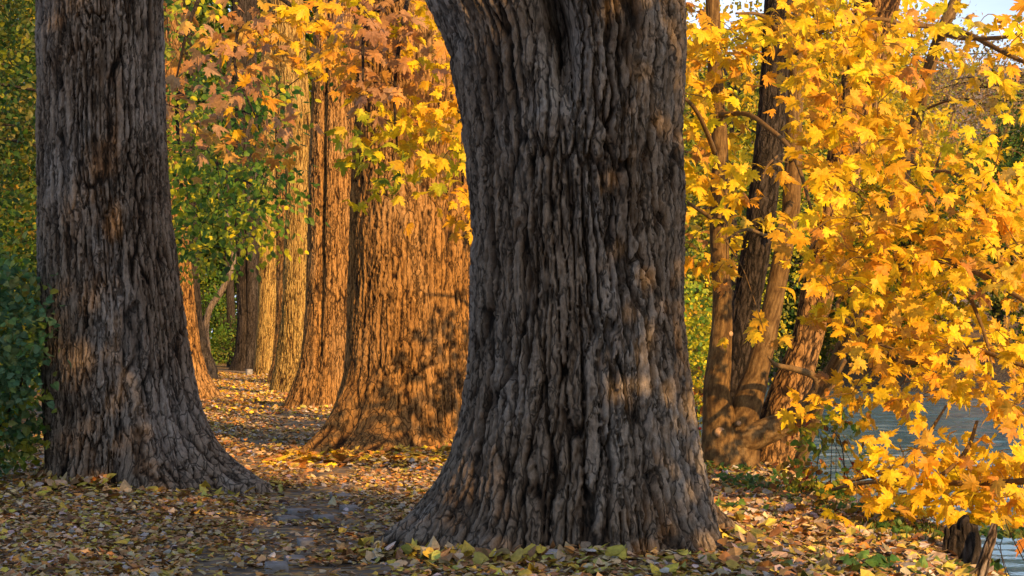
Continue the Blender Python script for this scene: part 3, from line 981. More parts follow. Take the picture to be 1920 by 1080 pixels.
def hanging(label, group_chars, Yr, top, temps, per, spread, size, rate, palf, namek='maple_branch', mat=M_LEAF, xr=(0, 2000)):
    pts, info = cells_from_map(CMAP, 300, 0, 40, lambda ch: rate, lambda px, py: rng.uniform(*Yr), group_chars)
    sel = [(p, q) for p, q in zip(pts, info) if xr[0] <= q[0] < xr[1]]
    Ym = sum(Yr) / 2
    root = P(*top[0][0])
    e = empty(namek, root, label, 'branch')
    tb_ = Tubes(); sk = []
    for pl in top:
        sk.append(tb_.add([P(*a) for a in pl], np.linspace(0.03, 0.008, len(pl)), sides=8, sub=5, noise=0.08)[::2])
    c_ = [p for p, q in sel]
    d_ = twigs_from_points(tb_, np.concatenate(sk), c_, 0.0045)
    tb_.build('twigs', M_BARKD, e)
    V, Fc, C = spray(c_, d_, per, spread, size, [palf(q) for p, q in sel], temps, hang=0.7)
    np_mesh('leaves', V, Fc, mat, parent=e, cols=C, smooth=False)


hanging('brown-orange maple branch drooping over the path between the dark left trunk and the golden trunk', 'bo', (16.6, 18.4),
        [[(430, -500, 19), (420, -200, 18), (450, 0, 17.5), (440, 120, 17.2), (480, 220, 17)], [(420, -100, 18), (360, 30, 17.2), (330, 150, 17)],
         [(450, -60, 18), (560, 20, 17.5), (620, 60, 17.2)]], T_MAPLE, 8, 0.15, 0.13, 1.25, lambda q: PAL_BROWN if q[2] == 'b' else PAL_ORANGE, xr=(0, 655))
hanging('yellow maple branch turning green at its tips, hanging before the broad orange-brown trunk', 'byo', (14.7, 15.9),
        [[(820, -500, 17), (800, -150, 15.9), (760, 20, 15.5), (740, 160, 15.3), (745, 280, 15.2)], [(790, -100, 15.8), (850, 60, 15.5), (862, 250, 15.4), (870, 380, 15.3)],
         [(770, -20, 15.6), (690, 40, 15.4), (680, 150, 15.3)]], T_MAPLE, 8, 0.13, 0.115, 1.3,
        lambda q: (PAL_BROWN if q[2] == 'b' else PAL_ORANGE if q[2] == 'o' else ([(4, LIM), (2, YEL), (2, GRN)] if (q[1] > 230 and q[0] < 740) else PAL_YG)), xr=(655, 2000))
hanging('fresh green small-leaved branch reaching in above the path', 'gl', (18.5, 24),
        [[(230, -200, 26), (260, 60, 25), (330, 170, 24), (430, 200, 23), (500, 225, 22.5)], [(330, 170, 24), (400, 300, 23), (480, 350, 22)],
         [(330, 170, 24), (340, 300, 24), (390, 400, 23)], [(480, 350, 22), (500, 365, 21.7), (520, 372, 21.5)]],
        T_OVATE, 34, 0.2, 0.09, 2.3, lambda q: PAL_LIME if q[2] == 'l' or rng.random() < 0.2 else PAL_GREEN, namek='linden_branch')


# ------------------------------------------------------------ generic trees and shrubs
def crown_np(center, radii, n_clump, per, spread, size, pal, temps, hollow=0.45, up=0.5):
    c = rng.normal(0, 1, (n_clump, 3)); c = norm(c) * (hollow + (1 - hollow) * rng.random((n_clump, 1)) ** 0.6)
    c = c * (0.8 + 0.4 * rng.random((n_clump, 1)))
    cc = center + c * np.array(radii)
    n_ = n_clump * per
    pos = np.repeat(cc, per, 0) + rng.normal(0, 1, (n_, 3)) * np.array([1, 1, 0.6]) * spread
    pos[:, 2] = np.maximum(pos[:, 2], 0.03)
    nr = norm(rng.normal(0, 0.7, (n_, 3)) + np.array([0.15, -0.25, up]))
    tp = rng.normal(0, 0.6, (n_, 3)) + np.array([0, 0, -0.4])
    cb = pick(pal, n_clump, 0.15)
    cl = np.clip(np.repeat(cb, per, 0) * 0.6 + 0.4 * pick(pal, n_, 0.2), 0.004, 0.9)
    return cc, leaves_np(pos, nr, tp, rng.uniform(0.6, 1.2, n_) * size, cl, temps)


def leafy(name, loc, label, cat, h, r, n_clump, per, spread, size, pal, temps, group=None, trunk_r=0.15, cz=0.55, rz=0.5, bark=None, stems=1, lean=0):
    """a tree or shrub at the world origin of its own empty"""
    loc = Vector(loc)
    e = empty(name, loc, label, cat, group)
    base = np.array(loc)
    ctr = base + np.array([lean, 0, h * cz])
    cc, (V, Fc, C) = crown_np(ctr, (r, r, h * rz), n_clump, per, spread, size, pal, temps)
    V[:, 2] = np.maximum(V[:, 2], base[2] + 0.02)
    tb_ = Tubes()
    main = []
    for s_ in range(stems):
        a = rng.uniform(0, 2 * PI); o_ = 0 if stems == 1 else trunk_r * 3
        top = ctr + np.array([math.cos(a) * o_ * 3, math.sin(a) * o_ * 3, h * rz * 0.6])
        b0 = base + np.array([math.cos(a) * o_, math.sin(a) * o_, -0.3])
        main.append(tb_.add([b0, b0 * 0.7 + top * 0.3 + rng.normal(0, 0.1, 3), b0 * 0.35 + top * 0.65 + rng.normal(0, 0.15, 3), top], [trunk_r * 1.25, trunk_r, trunk_r * 0.7, trunk_r * 0.2], sides=10, sub=4, noise=0.1))
    mm = np.concatenate(main)
    for p in cc[:: max(1, n_clump // 26)]:
        cand = mm[mm[:, 2] < p[2] + 0.2]
        if not len(cand): cand = mm[:1]
        a = cand[np.argmin(np.linalg.norm(cand - p, axis=1))]
        tb_.add([a, (a + p) / 2 + np.array([0, 0, 0.08 * h * 0.3]), p], [trunk_r * 0.35, trunk_r * 0.22, trunk_r * 0.08], sides=5, cap=False, sub=3)
    tb_.build('trunk' if cat == 'tree' else 'stems', bark or M_BARKD, e)
    np_mesh('crown' if cat == 'tree' else 'foliage', V, Fc, M_LEAF, parent=e, cols=C, smooth=False)
    return e


def G(x, y, dz=0.0):
    return (x, y, float(gh(x, y)) + dz)


PAL_BG1 = [(4, (0.05, 0.12, 0.015)), (3, (0.14, 0.14, 0.025)), (0.5, LIM), (0.7, (0.50, 0.33, 0.03)), (4, DGR)]  # greens darkened, shadow of the wood put into the leaf colours
PAL_BG2 = [(4, DGR), (3, GRN), (1, OLV), (0.5, LIM)]  # darkest mix, deep shade between the trees put into the leaf colours
PAL_BG3 = [(3, LIM), (3, YEL), (2, OLV), (1, GOLD)]
PAL_BG4 = [(3, (0.33, 0.22, 0.12)), (2, OLV), (2, (0.45, 0.30, 0.08)), (1, (0.30, 0.22, 0.20)), (1, LIM)]

GB = 'trees in the wood behind the path'
leafy('linden_tree', G(-7.6, 23), 'dense green tree with yellow patches behind the left edge of the massive dark trunk', 'tree', 8.0, 2.3, 260, 60, 0.28, 0.085, PAL_BG1, T_OVATE, trunk_r=0.14, cz=0.5, rz=0.5)
leafy('linden_tree', G(-10.6, 32), 'olive and yellow tree crown filling the upper left corner', 'tree', 11, 3.0, 260, 60, 0.38, 0.11, PAL_BG1, T_SMALL, trunk_r=0.2, cz=0.55, rz=0.5)
b1 = leafy('beech_tree', G(-11.5, 47), 'tall green and yellow tree seen above the left side of the path', 'tree', 15, 3.6, 300, 70, 0.5, 0.16, PAL_BG1, T_SMALL, trunk_r=0.25, cz=0.58, rz=0.45)
b2 = leafy('beech_tree', G(-13, 84), 'dark green tree closing the far end of the path', 'tree', 14, 4.5, 320, 80, 0.6, 0.24, PAL_BG2, T_SMALL, trunk_r=0.3, cz=0.5, rz=0.5)
b3 = leafy('beech_tree', G(-14.5, 64), 'green tree with gold clumps behind the curved grey trunk', 'tree', 15, 3.4, 260, 80, 0.5, 0.18, PAL_BG1 + PAL_BG3, T_SMALL, trunk_r=0.28, cz=0.58, rz=0.42)
b4 = leafy('beech_tree', G(-7.0, 92), 'yellow-green tree glimpsed between the golden trunks', 'tree', 22, 5.0, 320, 80, 0.8, 0.28, PAL_BG3, T_SMALL, trunk_r=0.35, cz=0.55, rz=0.45)
for i_, (x, y, rz_, sc, lb, src) in enumerate([
        (-20, 95, 1.0, 1.5, 'tall dark tree far back to the left of the path end', b2), (-17, 110, 2.0, 1.7, 'tallest dark tree beyond the path end', b2),
        (-9.5, 104, 3.0, 1.6, 'dark far tree just right of the path end', b2), (-22, 60, 4.0, 1.2, 'leafy mixed tree deep in the wood on the left', b1),
        (-30, 82, 5.0, 1.5, 'leafy mixed tree furthest left in the wood', b1), (-3.5, 80, 0.6, 1.0, 'yellow-green tree hidden behind the broad orange-brown trunk', b4),
        (-20, 74, 1.7, 1.6, 'dark green tree behind the upper left corner crown', b2), (-15.5, 88, 2.7, 1.8, 'dark tall tree behind the trunk with the sunlit left side', b2),
        (-14.8, 44, 2.4, 1.0, 'mixed green tree behind the massive dark trunk', b1)]):
    c = copy_tree(src, G(x, y), rz_, sc, lb)

leafy('understory_shrub', G(-4.02, 14.1), 'dark green broad-leaved bush at the left edge beside the massive dark trunk', 'bush', 1.75, 0.55, 230, 20, 0.10, 0.062, [(5, (0.10, 0.24, 0.12)), (3, (0.18, 0.34, 0.18)), (1, GRN), (1.5, OLV), (0.8, LIM)], T_HEART, trunk_r=0.012, cz=0.52, rz=0.48, stems=5)
leafy('understory_shrub', G(-5.9, 18.5), 'taller green and yellow bush behind the dark broad-leaved bush', 'bush', 3.2, 1.0, 170, 26, 0.16, 0.08, [(4, GRN), (2, DGR), (2, LIM), (1, GOLD), (0.5, ORA)], T_OVATE, trunk_r=0.02, cz=0.52, rz=0.48, stems=5)
leafy('understory_shrub', G(-7.0, 25.5), 'olive green bush in shade low at the left edge', 'bush', 3.0, 1.6, 170, 40, 0.25, 0.09, PAL_BG2, T_OVATE, trunk_r=0.02, cz=0.5, rz=0.5, stems=5)
leafy('understory_shrub', G(-9.8, 35), 'wide dark bush deeper in the wood behind the massive dark trunk', 'bush', 4.0, 2.0, 170, 50, 0.3, 0.11, PAL_BG2, T_OVATE, trunk_r=0.02, cz=0.5, rz=0.5, stems=5)
leafy('understory_shrub', G(-9.8, 71), 'low green bush beside the far end of the path', 'bush', 2.0, 1.3, 80, 40, 0.25, 0.12, PAL_BG2, T_SMALL, trunk_r=0.02, cz=0.5, rz=0.5, stems=5)
leafy('understory_shrub', G(-12.6, 76), 'taller green bush behind the curved grey trunk', 'bush', 4.0, 2.0, 90, 50, 0.35, 0.14, PAL_BG2, T_SMALL, trunk_r=0.03, cz=0.5, rz=0.5, stems=5)

# curved grey trunk
e = empty('young_tree', G(-9.0, 55), 'slim curved grey trunk bending right beside the far path', 'tree')
tb = Tubes()
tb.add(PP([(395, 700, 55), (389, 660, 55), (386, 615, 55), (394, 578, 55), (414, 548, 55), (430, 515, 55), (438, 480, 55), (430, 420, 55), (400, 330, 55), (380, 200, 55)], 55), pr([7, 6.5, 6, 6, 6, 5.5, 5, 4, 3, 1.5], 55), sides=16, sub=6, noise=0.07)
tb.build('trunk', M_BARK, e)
e = empty('riverside_tree', G((436 - 960) / F * 72, 72), 'short dark trunk in shade left of the twin-grooved trunk', 'tree')
tb = Tubes()
tb.add(PP([(436, 700, 72), (436, 640, 72), (432, 560, 72), (428, 400, 72), (430, 100, 72)], 72), pr([12, 9, 8, 7, 5], 72), sides=20, sub=5, noise=0.07)
tb.build('trunk', M_BARKD, e)

# river side
leafy('willow_shrub', G(2.35, 28), 'yellow-green bush by the water seen between the front trunk and the maple', 'bush', 3.6, 1.25, 150, 40, 0.2, 0.08, [(3, GRN), (3, LIM), (2, YEL), (1, ORA)], T_OVATE, trunk_r=0.02, cz=0.6, rz=0.42, stems=5)
leafy('willow_tree', G(5.2, 44), 'pale green and yellow tree on the near bank behind the maple stems', 'tree', 11, 2.2, 150, 70, 0.4, 0.13, PAL_BG3 + PAL_BG1, T_SMALL, trunk_r=0.16, cz=0.6, rz=0.4)
leafy('willow_tree', G(1.4, 38), 'green tree on the near bank hidden behind the front trunk', 'tree', 11, 2.0, 150, 70, 0.4, 0.12, PAL_BG1, T_SMALL, trunk_r=0.16, cz=0.55, rz=0.45)
leafy('dogwood_shrub', (P(1555, 880, 13.9).x, 13.9, -0.5), 'thin bush with green, yellow and crimson leaves right of the leaning trunk foot', 'bush', 1.15, 0.40, 60, 9, 0.07, 0.07, [(3, GRN), (2, OLV), (2, LIM), (1.6, RED), (1, ORA)], T_OVATE, trunk_r=0.006, cz=0.6, rz=0.45, stems=6)
leafy('dogwood_shrub', (P(1297, 780, 18.6).x, 18.6, -0.5), 'crimson-tinged small bush between the front trunk and the maple base', 'bush', 1.3, 0.35, 40, 10, 0.08, 0.07, [(2, GRN), (2, RED), (1, LIM), (1, ORA)], T_OVATE, trunk_r=0.006, cz=0.6, rz=0.45, stems=5)
FB = []
f1 = leafy('poplar_grove_tree', G(27, 75), 'yellow-green round tree on the far bank right of centre', 'tree', 13, 3.5, 300, 70, 0.6, 0.24, PAL_BG3 + [(3, GOLD), (2, ORA), (2, OLV)], T_SMALL, trunk_r=0.25, cz=0.5, rz=0.5)
f2 = leafy('poplar_grove_tree', G(22, 78), 'dark green tree on the far bank behind the yellow crown', 'tree', 11, 3.2, 260, 70, 0.55, 0.22, PAL_BG2 + [(2, OLV)], T_SMALL, trunk_r=0.25, cz=0.5, rz=0.5)
f3 = leafy('poplar_grove_tree', G(32, 98), 'brownish half-bare tree on the far bank slope', 'tree', 15, 4, 240, 60, 0.7, 0.2, PAL_BG4, T_SMALL, trunk_r=0.25, cz=0.55, rz=0.45)
spots = [(18.5, 88, f1, 1.0, 'yellowish tree on the far bank in line with the maple stems'), (15, 98, f2, 1.2, 'dark tree on the far bank in line with the gap beside the front trunk'), (13, 118, f1, 1.5, 'yellowish tall tree on the far bank beside the front trunk'),
         (24, 92, f3, 1.0, 'brownish tree on the far slope behind the golden crown'), (29, 84, f2, 0.9, 'low dark tree on the far bank toward the right edge'), (36, 110, f1, 1.1, 'yellowish tree higher on the far slope at the right'),
         (20, 112, f3, 1.4, 'brown tree on the far slope above the maple stems'), (40, 140, f3, 1.3, 'brown tree up the hill at the right edge'), (30, 138, f3, 1.5, 'brown tree up the hill beside the slender leaning trunk'),
         (11.5, 128, f1, 2.0, 'tallest yellowish tree far up the river beside the front trunk'), (17.5, 106, f1, 1.8, 'tall yellowish tree across the river above the maple stems'),
         (12, 138, f3, 1.6, 'brown tree far up the river'), (8, 150, f2, 1.9, 'dark tree furthest up the river')]
for k_, (x, y, src, sc, lb) in enumerate(spots):
    copy_tree(src, G(x, y), k_ * 1.3, sc, lb)

# hill
m, n, bs, out = new_mat('hazy_wooded_hill')
L = n.links.new
tc = N(n, 'ShaderNodeTexCoord')
v1 = N(n, 'ShaderNodeTexVoronoi'); v1.inputs['Scale'].default_value = 0.35; L(tc.outputs['Object'], v1.inputs['Vector'])
sp = N(n, 'ShaderNodeSeparateColor'); L(v1.outputs['Color'], sp.inputs[0])
r_ = ramp(n, [(0, (0.13, 0.10, 0.12)), (0.3, (0.19, 0.14, 0.15)), (0.6, (0.24, 0.17, 0.12)), (0.8, (0.16, 0.16, 0.10)), (1, (0.22, 0.20, 0.24))])  # bare-wood browns, with purplish greys standing in for distance haze
L(sp.outputs[0], r_.inputs[0])
nz = N(n, 'ShaderNodeTexNoise'); nz.inputs['Scale'].default_value = 1.2; nz.inputs['Detail'].default_value = 8; L(tc.outputs['Object'], nz.inputs[0])
mx = N(n, 'ShaderNodeMix', data_type='RGBA'); mx.blend_type = 'OVERLAY'; mx.inputs['Factor'].default_value = 0.8
L(r_.outputs[0], mx.inputs['A']); L(nz.outputs['Color'], mx.inputs['B'])
hs = N(n, 'ShaderNodeHueSaturation'); hs.inputs['Saturation'].default_value = 0.5
L(mx.outputs['Result'], hs.inputs['Color']); L(hs.outputs[0], bs.inputs['Base Color'])
bs.inputs['Roughness'].default_value = 1
bp = N(n, 'ShaderNodeBump'); bp.inputs['Distance'].default_value = 2; L(nz.outputs[0], bp.inputs['Height']); L(bp.outputs[0], bs.inputs['Normal'])


def hz(x, y):
    d = np.hypot(x, y)
    base = 52 * sstep(170, 330, d) * (0.75 + 0.5 * fbm(x * 0.008 + 50, y * 0.008 + 50, seed=9))
    return base * sstep(-60, 40, x) - 8 + 5 * fbm(x * 0.1 + 90, y * 0.1 + 90, seed=4)


hill = grid_mesh('hill', np.linspace(-60, 420, 160), np.linspace(120, 600, 160), hz, m)
tag(hill, kind='structure')

# ------------------------------------------------------------ trees behind the camera that shade the foreground
GS = 'riverside trees beside the camera'
PALS = [(3, YEL), (2, GOLD), (2, LIM), (2, GRN)]
s1 = leafy('poplar_sapling', G(5.35, 1.2), 'leafy riverside tree just right of the camera, outside the frame', 'tree', 13.5, 1.32, 370, 34, 0.27, 0.16, PALS, T_SMALL, trunk_r=0.28, cz=0.54, rz=0.46, bark=M_BARK)
copy_tree(s1, G(2.95, 2.2), 1.1, 0.92, 'slim leafy tree nearest the camera on its right, outside the frame')
copy_tree(s1, G(3.3, -1.6), 2.0, 1.25, 'leafy riverside tree behind the camera to the right, outside the frame')
copy_tree(s1, G(1.0, -5.0), 4.0, 1.35, 'taller leafy tree further behind the camera, outside the frame')

# ------------------------------------------------------------ fallen leaves
STONES = []
for (px, py, wpx, dpx) in [(562, 966, 26, 12), (540, 978, 22, 10), (640, 938, 24, 8), (610, 976, 20, 10), (520, 1068, 26, 10), (555, 1052, 22, 10), (655, 958, 20, 9), (575, 1020, 18, 9)]:
    d = CAMZ * F / (py - 632) * 1.035
    STONES.append(((px - 960) / F * d, d, wpx / F * d * 1.3, 0.11))


def litter_points(n_, y0, y1, xa, xb):
    y = y0 + (y1 - y0) * rng.random(n_)
    x = xa(y) + (xb(y) - xa(y)) * rng.random(n_)
    return x, y


def bare(x, y):
    """probability of keeping a leaf; bare earth on the mounds and by the trunk foot"""
    keep = np.ones_like(x)
    n_ = fbm(x * 1.6 + 30, y * 1.6 + 30, seed=21)
    keep = np.where((n_ < 0.42), 0.45, keep)
    dm = np.hypot((x + 2.5) / 1.0, (y - 13.75) / 0.7)
    keep = np.where(dm < 1, 0.22, keep)
    dm = np.hypot((x - 0.75) / 1.7, (y - 9.55) / 0.42)
    keep = np.where(dm < 1, 0.30, keep)
    px_ = np.abs(x - path_x(y))
    keep = np.where((px_ < 0.55) & (y < 30), keep * (0.10 + 0.75 * sstep(0.40, 0.62, fbm(x * 2.1 + 7, y * 1.5 + 7, seed=44))), keep)
    for sx, sy, sw, sd in STONES:
        keep = np.where((np.abs(x - sx) < sw * 1.0) & (np.abs(y - sy) < sd * 1.35), 0.06, keep)
    return rng.random(len(x)) < keep


L_BEI = (0.50, 0.36, 0.20); L_BRN = (0.29, 0.155, 0.07); L_YOL = (0.44, 0.36, 0.06); L_LIL = (0.40, 0.36, 0.36); L_ORG = (0.52, 0.24, 0.06); L_YEL = (0.60, 0.42, 0.06); L_PAL = (0.46, 0.38, 0.26)
PAL_LIT = [(4, L_BEI), (3.5, L_BRN), (2.2, L_YOL), (2, L_LIL), (2, L_ORG), (1.2, L_PAL), (0.8, L_YEL)]
PAL_LIT_BANK = [(2, L_BEI), (3, L_BRN), (2.4, L_YOL), (2.2, L_LIL), (0.8, L_ORG), (1.8, L_PAL), (1, (0.12, 0.16, 0.05))]
PAL_LIT_FOOT = [(3, L_YOL), (1.5, (0.42, 0.42, 0.10)), (2, L_BEI), (1, L_YEL), (1, L_PAL), (1, L_BRN)]
PAL_LIT_OR = [(4, L_ORG), (3, L_YEL), (2, L_BRN), (2, GOLD)]

LV = []; LF = []; LC = []; nb = 0
for (n_, y0, y1, xa, xb, size, temps, tilt, pal, keepf) in [
    (88000, 8.0, 15.5, lambda y: -0.285 * y - 0.7, lambda y: np.minimum(0.285 * y + 0.6, edge(y) + 1.1), 0.046, T_LIT, 0.26, PAL_LIT, 1),
    (3600, 8.2, 14.5, lambda y: -0.285 * y - 0.5, lambda y: np.minimum(0.285 * y + 0.5, edge(y) + 0.8), 0.066, T_HEART, 0.24, PAL_LIT, 1),
    (900, 8.6, 10.2, lambda y: -0.6 + 0 * y, lambda y: 2.7 + 0 * y, 0.074, T_HEART, 0.20, PAL_LIT_FOOT, 0),
    (500, 13.0, 14.9, lambda y: -4.3 + 0 * y, lambda y: -1.7 + 0 * y, 0.085, T_HEART, 0.25, PAL_LIT_FOOT, 0),
    (46000, 15.5, 28, lambda y: path_x(y) - 3.0, lambda y: edge(y) + 0.8, 0.058, T_LIT, 0.30, PAL_LIT, 1),
    (1600, 16.8, 19.5, lambda y: -2.3 + 0 * y, lambda y: 0.3 + 0 * y, 0.11, T_MAPLE[:2], 0.35, PAL_LIT_OR, 0),
    (36000, 28, 60, lambda y: path_x(y) - 3.0, lambda y: path_x(y) + 3.5, 0.066, T_LIT, 0.42, PAL_LIT + PAL_LIT_OR, 0),
    (14000, 8.4, 17, lambda y: 0.9 + 0 * y, lambda y: edge(y) + 1.2, 0.07, T_LIT, 0.45, PAL_LIT_BANK, 0)]:
    x, y = litter_points(n_, y0, y1, xa, xb)
    if keepf:
        k_ = bare(x, y); x, y = x[k_], y[k_]
    n_ = len(x)
    pos = np.stack([x, y, gh(x, y) + 0.012 + 0.028 * rng.random(n_)], 1)
    nr = norm(rng.normal(0, tilt, (n_, 3)) * np.array([1, 1, 0]) + np.array([0, 0, 1]))
    a = rng.uniform(0, 2 * PI, n_)
    tp = np.stack([np.cos(a), np.sin(a), np.zeros(n_)], 1)
    V, Fc, C = leaves_np(pos, nr, tp, size * rng.uniform(0.55, 1.25, n_), pick(pal, n_, 0.22), temps)
    LV.append(V); LF.append(Fc + nb); LC.append(C); nb += len(V)
# drifts of leaves caught against the trunk bases
for cx_, cy_, tha, Ra, k0 in BASES[:5]:
    n_ = (650, 600, 900, 500, 400)[k0]
    a = rng.uniform(PI, 2 * PI, n_)
    o_ = np.argsort(tha % (2 * PI))
    rr_ = np.interp(a, (tha % (2 * PI))[o_], Ra[o_]) + np.abs(rng.normal(0, 0.09, n_)) - 0.01
    x = cx_ + rr_ * np.cos(a); y = cy_ + rr_ * np.sin(a)
    if k0 < 2:
        kk = fbm(a * 2.2 + 3, a * 0 + 7, seed=61) > 0.40
        x, y, a = x[kk], y[kk], a[kk]; n_ = len(x)
    out_ = np.stack([np.cos(a), np.sin(a), np.zeros(n_)], 1)
    nr = norm(rng.normal(0, 0.45, (n_, 3)) + np.array([0, 0, 1]) + 0.35 * out_)
    pos = np.stack([x, y, gh(x, y) + 0.02 + 0.05 * rng.random(n_)], 1)
    tp = rng.normal(0, 1, (n_, 3))
    V, Fc, C = leaves_np(pos, nr, tp, rng.uniform(0.05, 0.09, n_), pick(PAL_LIT_OR if k0 == 2 else PAL_LIT_FOOT + PAL_LIT, n_, 0.2), T_HEART if k0 != 2 else T_MAPLE[:3])
    LV.append(V); LF.append(Fc + nb); LC.append(C); nb += len(V)
lit = np_mesh('leaf_litter', np.concatenate(LV), np.concatenate(LF), M_LITTER, cols=np.concatenate(LC), smooth=False)
tag(lit, 'carpet of fallen brown, beige and yellow leaves over the path and bank', 'fallen leaves', kind='stuff')

# ground ivy and grass on the bank
x, y = litter_points(5200, 9.0, 16.5, lambda y: 1.3 + 0 * y, lambda y: edge(y) + 1.0)
k_ = fbm(x * 2.2 + 60, y * 2.2 + 60, seed=33) > 0.66 - 0.08 * (x - 1.5)
x, y = x[k_], y[k_]
n_ = len(x)
pos = np.stack([x, y, gh(x, y) + 0.02 + 0.07 * rng.random(n_)], 1)
nr = norm(rng.normal(0, 0.5, (n_, 3)) + np.array([0, -0.2, 0.9]))
V, Fc, C = leaves_np(pos, nr, rng.normal(0, 1, (n_, 3)), rng.uniform(0.03, 0.065, n_), pick([(3, (0.07, 0.18, 0.04)), (2, (0.12, 0.24, 0.05)), (1, OLV)], n_, 0.25), T_HEART)
gr = 5200
gx_, gy_ = litter_points(gr, 9.0, 17, lambda y: 1.4 + 0 * y, lambda y: edge(y) + 0.9)
k_ = fbm(gx_ * 1.8 + 60, gy_ * 1.8 + 10, seed=34) > 0.60
gx_, gy_ = gx_[k_], gy_[k_]
n2 = len(gx_)
pos2 = np.stack([gx_, gy_, gh(gx_, gy_) - 0.005], 1)
blade = [(np.array([(-0.05, 0, 0), (0.05, 0, 0), (0.02, 0.6, 0.1), (0, 1, 0.28)]), np.array([[0, 1, 2], [0, 2, 3]]))]
V2, F2, C2 = leaves_np(pos2, norm(rng.normal(0, 1, (n2, 3)) * np.array([1, 1, 0.1])), rng.normal(0, 0.35, (n2, 3)) + np.array([0, 0, 1]), rng.uniform(0.05, 0.12, n2), pick([(3, (0.07, 0.15, 0.04)), (1, OLV)], n2, 0.2), blade)
o = np_mesh('ground_cover', np.concatenate([V, V2]), np.concatenate([Fc, F2 + len(V)]), M_LEAF, cols=np.concatenate([C, C2]), smooth=False)
tag(o, 'low green ivy and grass blades growing among the leaves on the river bank', 'ground cover', kind='stuff')

# ------------------------------------------------------------ stones, stump, stake
mst, n, bs, out = new_mat('grey_stone')
L = n.links.new
tc = N(n, 'ShaderNodeTexCoord')
nz = N(n, 'ShaderNodeTexNoise'); nz.inputs['Scale'].default_value = 14; nz.inputs['Detail'].default_value = 8
L(tc.outputs['Object'], nz.inputs[0])
r_ = ramp(n, [(0.3, (0.13, 0.125, 0.13)), (0.55, (0.22, 0.22, 0.235)), (0.75, (0.31, 0.30, 0.295))])
L(nz.outputs[0], r_.inputs[0]); L(r_.outputs[0], bs.inputs['Base Color'])
bs.inputs['Roughness'].default_value = 0.7
bp = N(n, 'ShaderNodeBump'); bp.inputs['Distance'].default_value = 0.01; L(nz.outputs[0], bp.inputs['Height']); L(bp.outputs[0], bs.inputs['Normal'])


def stone(name, x, y, z, sx, sy, sz, rot, label, cat, group=None, mat=mst, rnd=0.12, seed=0):
    n_ = 9
    u = np.linspace(-1, 1, n_)
    Vs = {}; V = []; Fq = []

    def vid(p):
        k = tuple(np.round(p, 4))
        if k not in Vs:
            Vs[k] = len(V); V.append(p)
        return Vs[k]
    for ax in range(3):
        for sg in (-1, 1):
            for i in range(n_ - 1):
                for j in range(n_ - 1):
                    q = []
                    for a, b in ((i, j), (i + 1, j), (i + 1, j + 1), (i, j + 1)):
                        p = [0, 0, 0]; p[ax] = sg; p[(ax + 1) % 3] = u[a]; p[(ax + 2) % 3] = u[b]
                        q.append(vid(tuple(p)))
                    Fq.append(q if sg > 0 else q[::-1])
    A = np.array(V, float)
    ln = np.linalg.norm(A, axis=1, keepdims=True)
    A = A * (1 - rnd) + A / ln * 1.25 * rnd
    A = A * (1 + 0.10 * (fbm(A[:, 0:1] * 2 + 9 + seed * 3, A[:, 1:2] * 2 + A[:, 2:3] + 20, seed=seed) - 0.5))
    A = A * np.array([sx, sy, sz])
    c, s = math.cos(rot), math.sin(rot)
    A = np.stack([A[:, 0] * c - A[:, 1] * s, A[:, 0] * s + A[:, 1] * c, A[:, 2]], 1) + np.array([x, y, z])
    o = np_mesh(name, A, np.array(Fq), mat)
    tag(o, label, cat, group)
    return o


ORD = ['first', 'second', 'third', 'fourth', 'fifth', 'sixth', 'seventh', 'eighth', 'ninth', 'tenth', 'eleventh', 'twelfth']
RANK = list(np.argsort(np.argsort([s_[1] for s_ in STONES])))
for i_, (x, y, sx, sd) in enumerate(STONES):
    stone('paving_stone', x, y, float(gh(x, y)) + 0.004, sx * 0.62, 0.10, 0.034, 0.15 + rng.normal(0, 0.12), 'flat worn grey paving stone in the leafy path, ' + ORD[RANK[i_]] + ' nearest the bottom edge', 'stone', 'paving stones in the path', seed=i_)
p_ = P(467, 700, 57)
stone('stone_block', p_.x, 57, p_.z - 0.01, 0.09, 0.10, 0.14, 0.3, 'small pale stone block at the foot of the far golden trunk', 'stone', seed=31)
d = 9.6
stone('boulder', P(1700, 1080, d).x, d, float(gh(P(1700, 1080, d).x, d)) + 0.0, 0.10, 0.07, 0.05, 0.1, 'dark blue-grey rounded stone at the bottom edge of the bank', 'stone', rnd=0.8, seed=32)

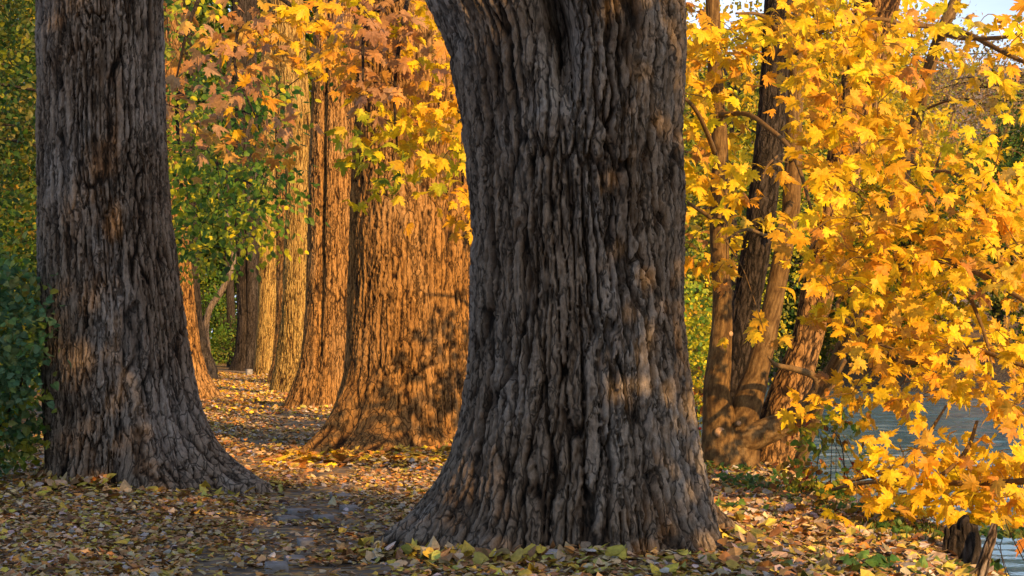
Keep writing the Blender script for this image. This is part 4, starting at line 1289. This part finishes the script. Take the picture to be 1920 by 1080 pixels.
# stump
sp_ = P(1800, 1010, 10.6)
zt = float(gh(sp_.x, 10.6))
e = empty('tree_stump', (sp_.x, 10.6, zt), 'dark weathered broken stump on the bank edge above the water', 'stump')
tb = Tubes()
for (x0, y0, x1, y1, r0, r1) in [(1815, 1055, 1812, 980, 24, 20), (1785, 1060, 1790, 990, 18, 12), (1773, 1060, 1775, 990, 9, 6), (1798, 1065, 1800, 1000, 22, 16)]:
    tb.add(PP([(x0, y0, 10.6), ((x0 + x1) / 2 + 1, (y0 + y1) / 2, 10.6), (x1, y1 + 4, 10.6), (x1 + 2, y1, 10.6)], 10.6), pr([r0, (r0 + r1) / 2, r1, r1 * 0.75], 10.6), sides=28, sub=6, noise=0.3, barkd=0.008, seed=int(x0))
tb.build('wood', M_BARKD, e)
e = empty('wooden_stake', P(1835, 1085, 10.4), 'split leaning wooden stake at the lower right corner', 'stake')
tb = Tubes()
tb.add(PP([(1828, 1110, 10.4), (1843, 1060, 10.4), (1858, 1010, 10.4), (1866, 982, 10.4)], 10.4), pr([17, 12, 10, 7], 10.4), sides=18, sub=6, noise=0.16, barkd=0.006, seed=77)
tb.build('post', M_BARK, e)
leafy('maple_sapling', (P(1838, 1030, 11.6).x, 11.6, -0.45), 'small bright yellow maple sapling beside the broken stump', 'sapling', 0.62, 0.13, 16, 5, 0.03, 0.06, [(4, YEL), (1, LIM)], T_MAPLE, trunk_r=0.004, cz=0.62, rz=0.35, stems=2)
leafy('bramble', (P(1900, 1060, 10.8).x, 10.8, -0.35), 'sprawling bramble with dark green leaves at the lower right corner', 'bush', 0.5, 0.28, 26, 5, 0.04, 0.05, [(3, (0.05, 0.14, 0.04)), (1, OLV)], T_HEART, trunk_r=0.004, cz=0.55, rz=0.4, stems=4)

# surface root crawling away from the front trunk
tb = Tubes()
tb.add(PP([(850, 995, 10.1), (820, 1012, 9.95), (795, 1020, 9.9), (770, 1030, 9.9)], 10), pr([9, 7, 6, 4], 10), sides=14, sub=6, noise=0.15, barkd=0.003)
tb.build('root', M_BARKD, t_front)

# fallen sticks on the litter
for k_, (x0, y0, x1, y1, lb) in enumerate([(1690, 1045, 1760, 1000, 'thin bare fallen stick on the bank left of the stump'), (1560, 965, 1640, 950, 'crooked fallen stick among the leaves on the bank'),
                                           (560, 845, 600, 838, 'short dark fallen stick on the path before the broad orange-brown trunk')]):
    pts_ = []
    for t in np.linspace(0, 1, 5):
        px = x0 + (x1 - x0) * t; py = y0 + (y1 - y0) * t
        d = 1.15 * F / (py - 632)
        x = (px - 960) / F * d
        pts_.append((x, d, float(gh(x, d)) + 0.035 + rng.normal(0, 0.008)))
    tb = Tubes(); tb.add(pts_, [0.010, 0.009, 0.008, 0.006, 0.004], sides=8, sub=4, noise=0.1)
    o = tb.build('fallen_stick', M_BARKD, None); tag(o, lb, 'stick')
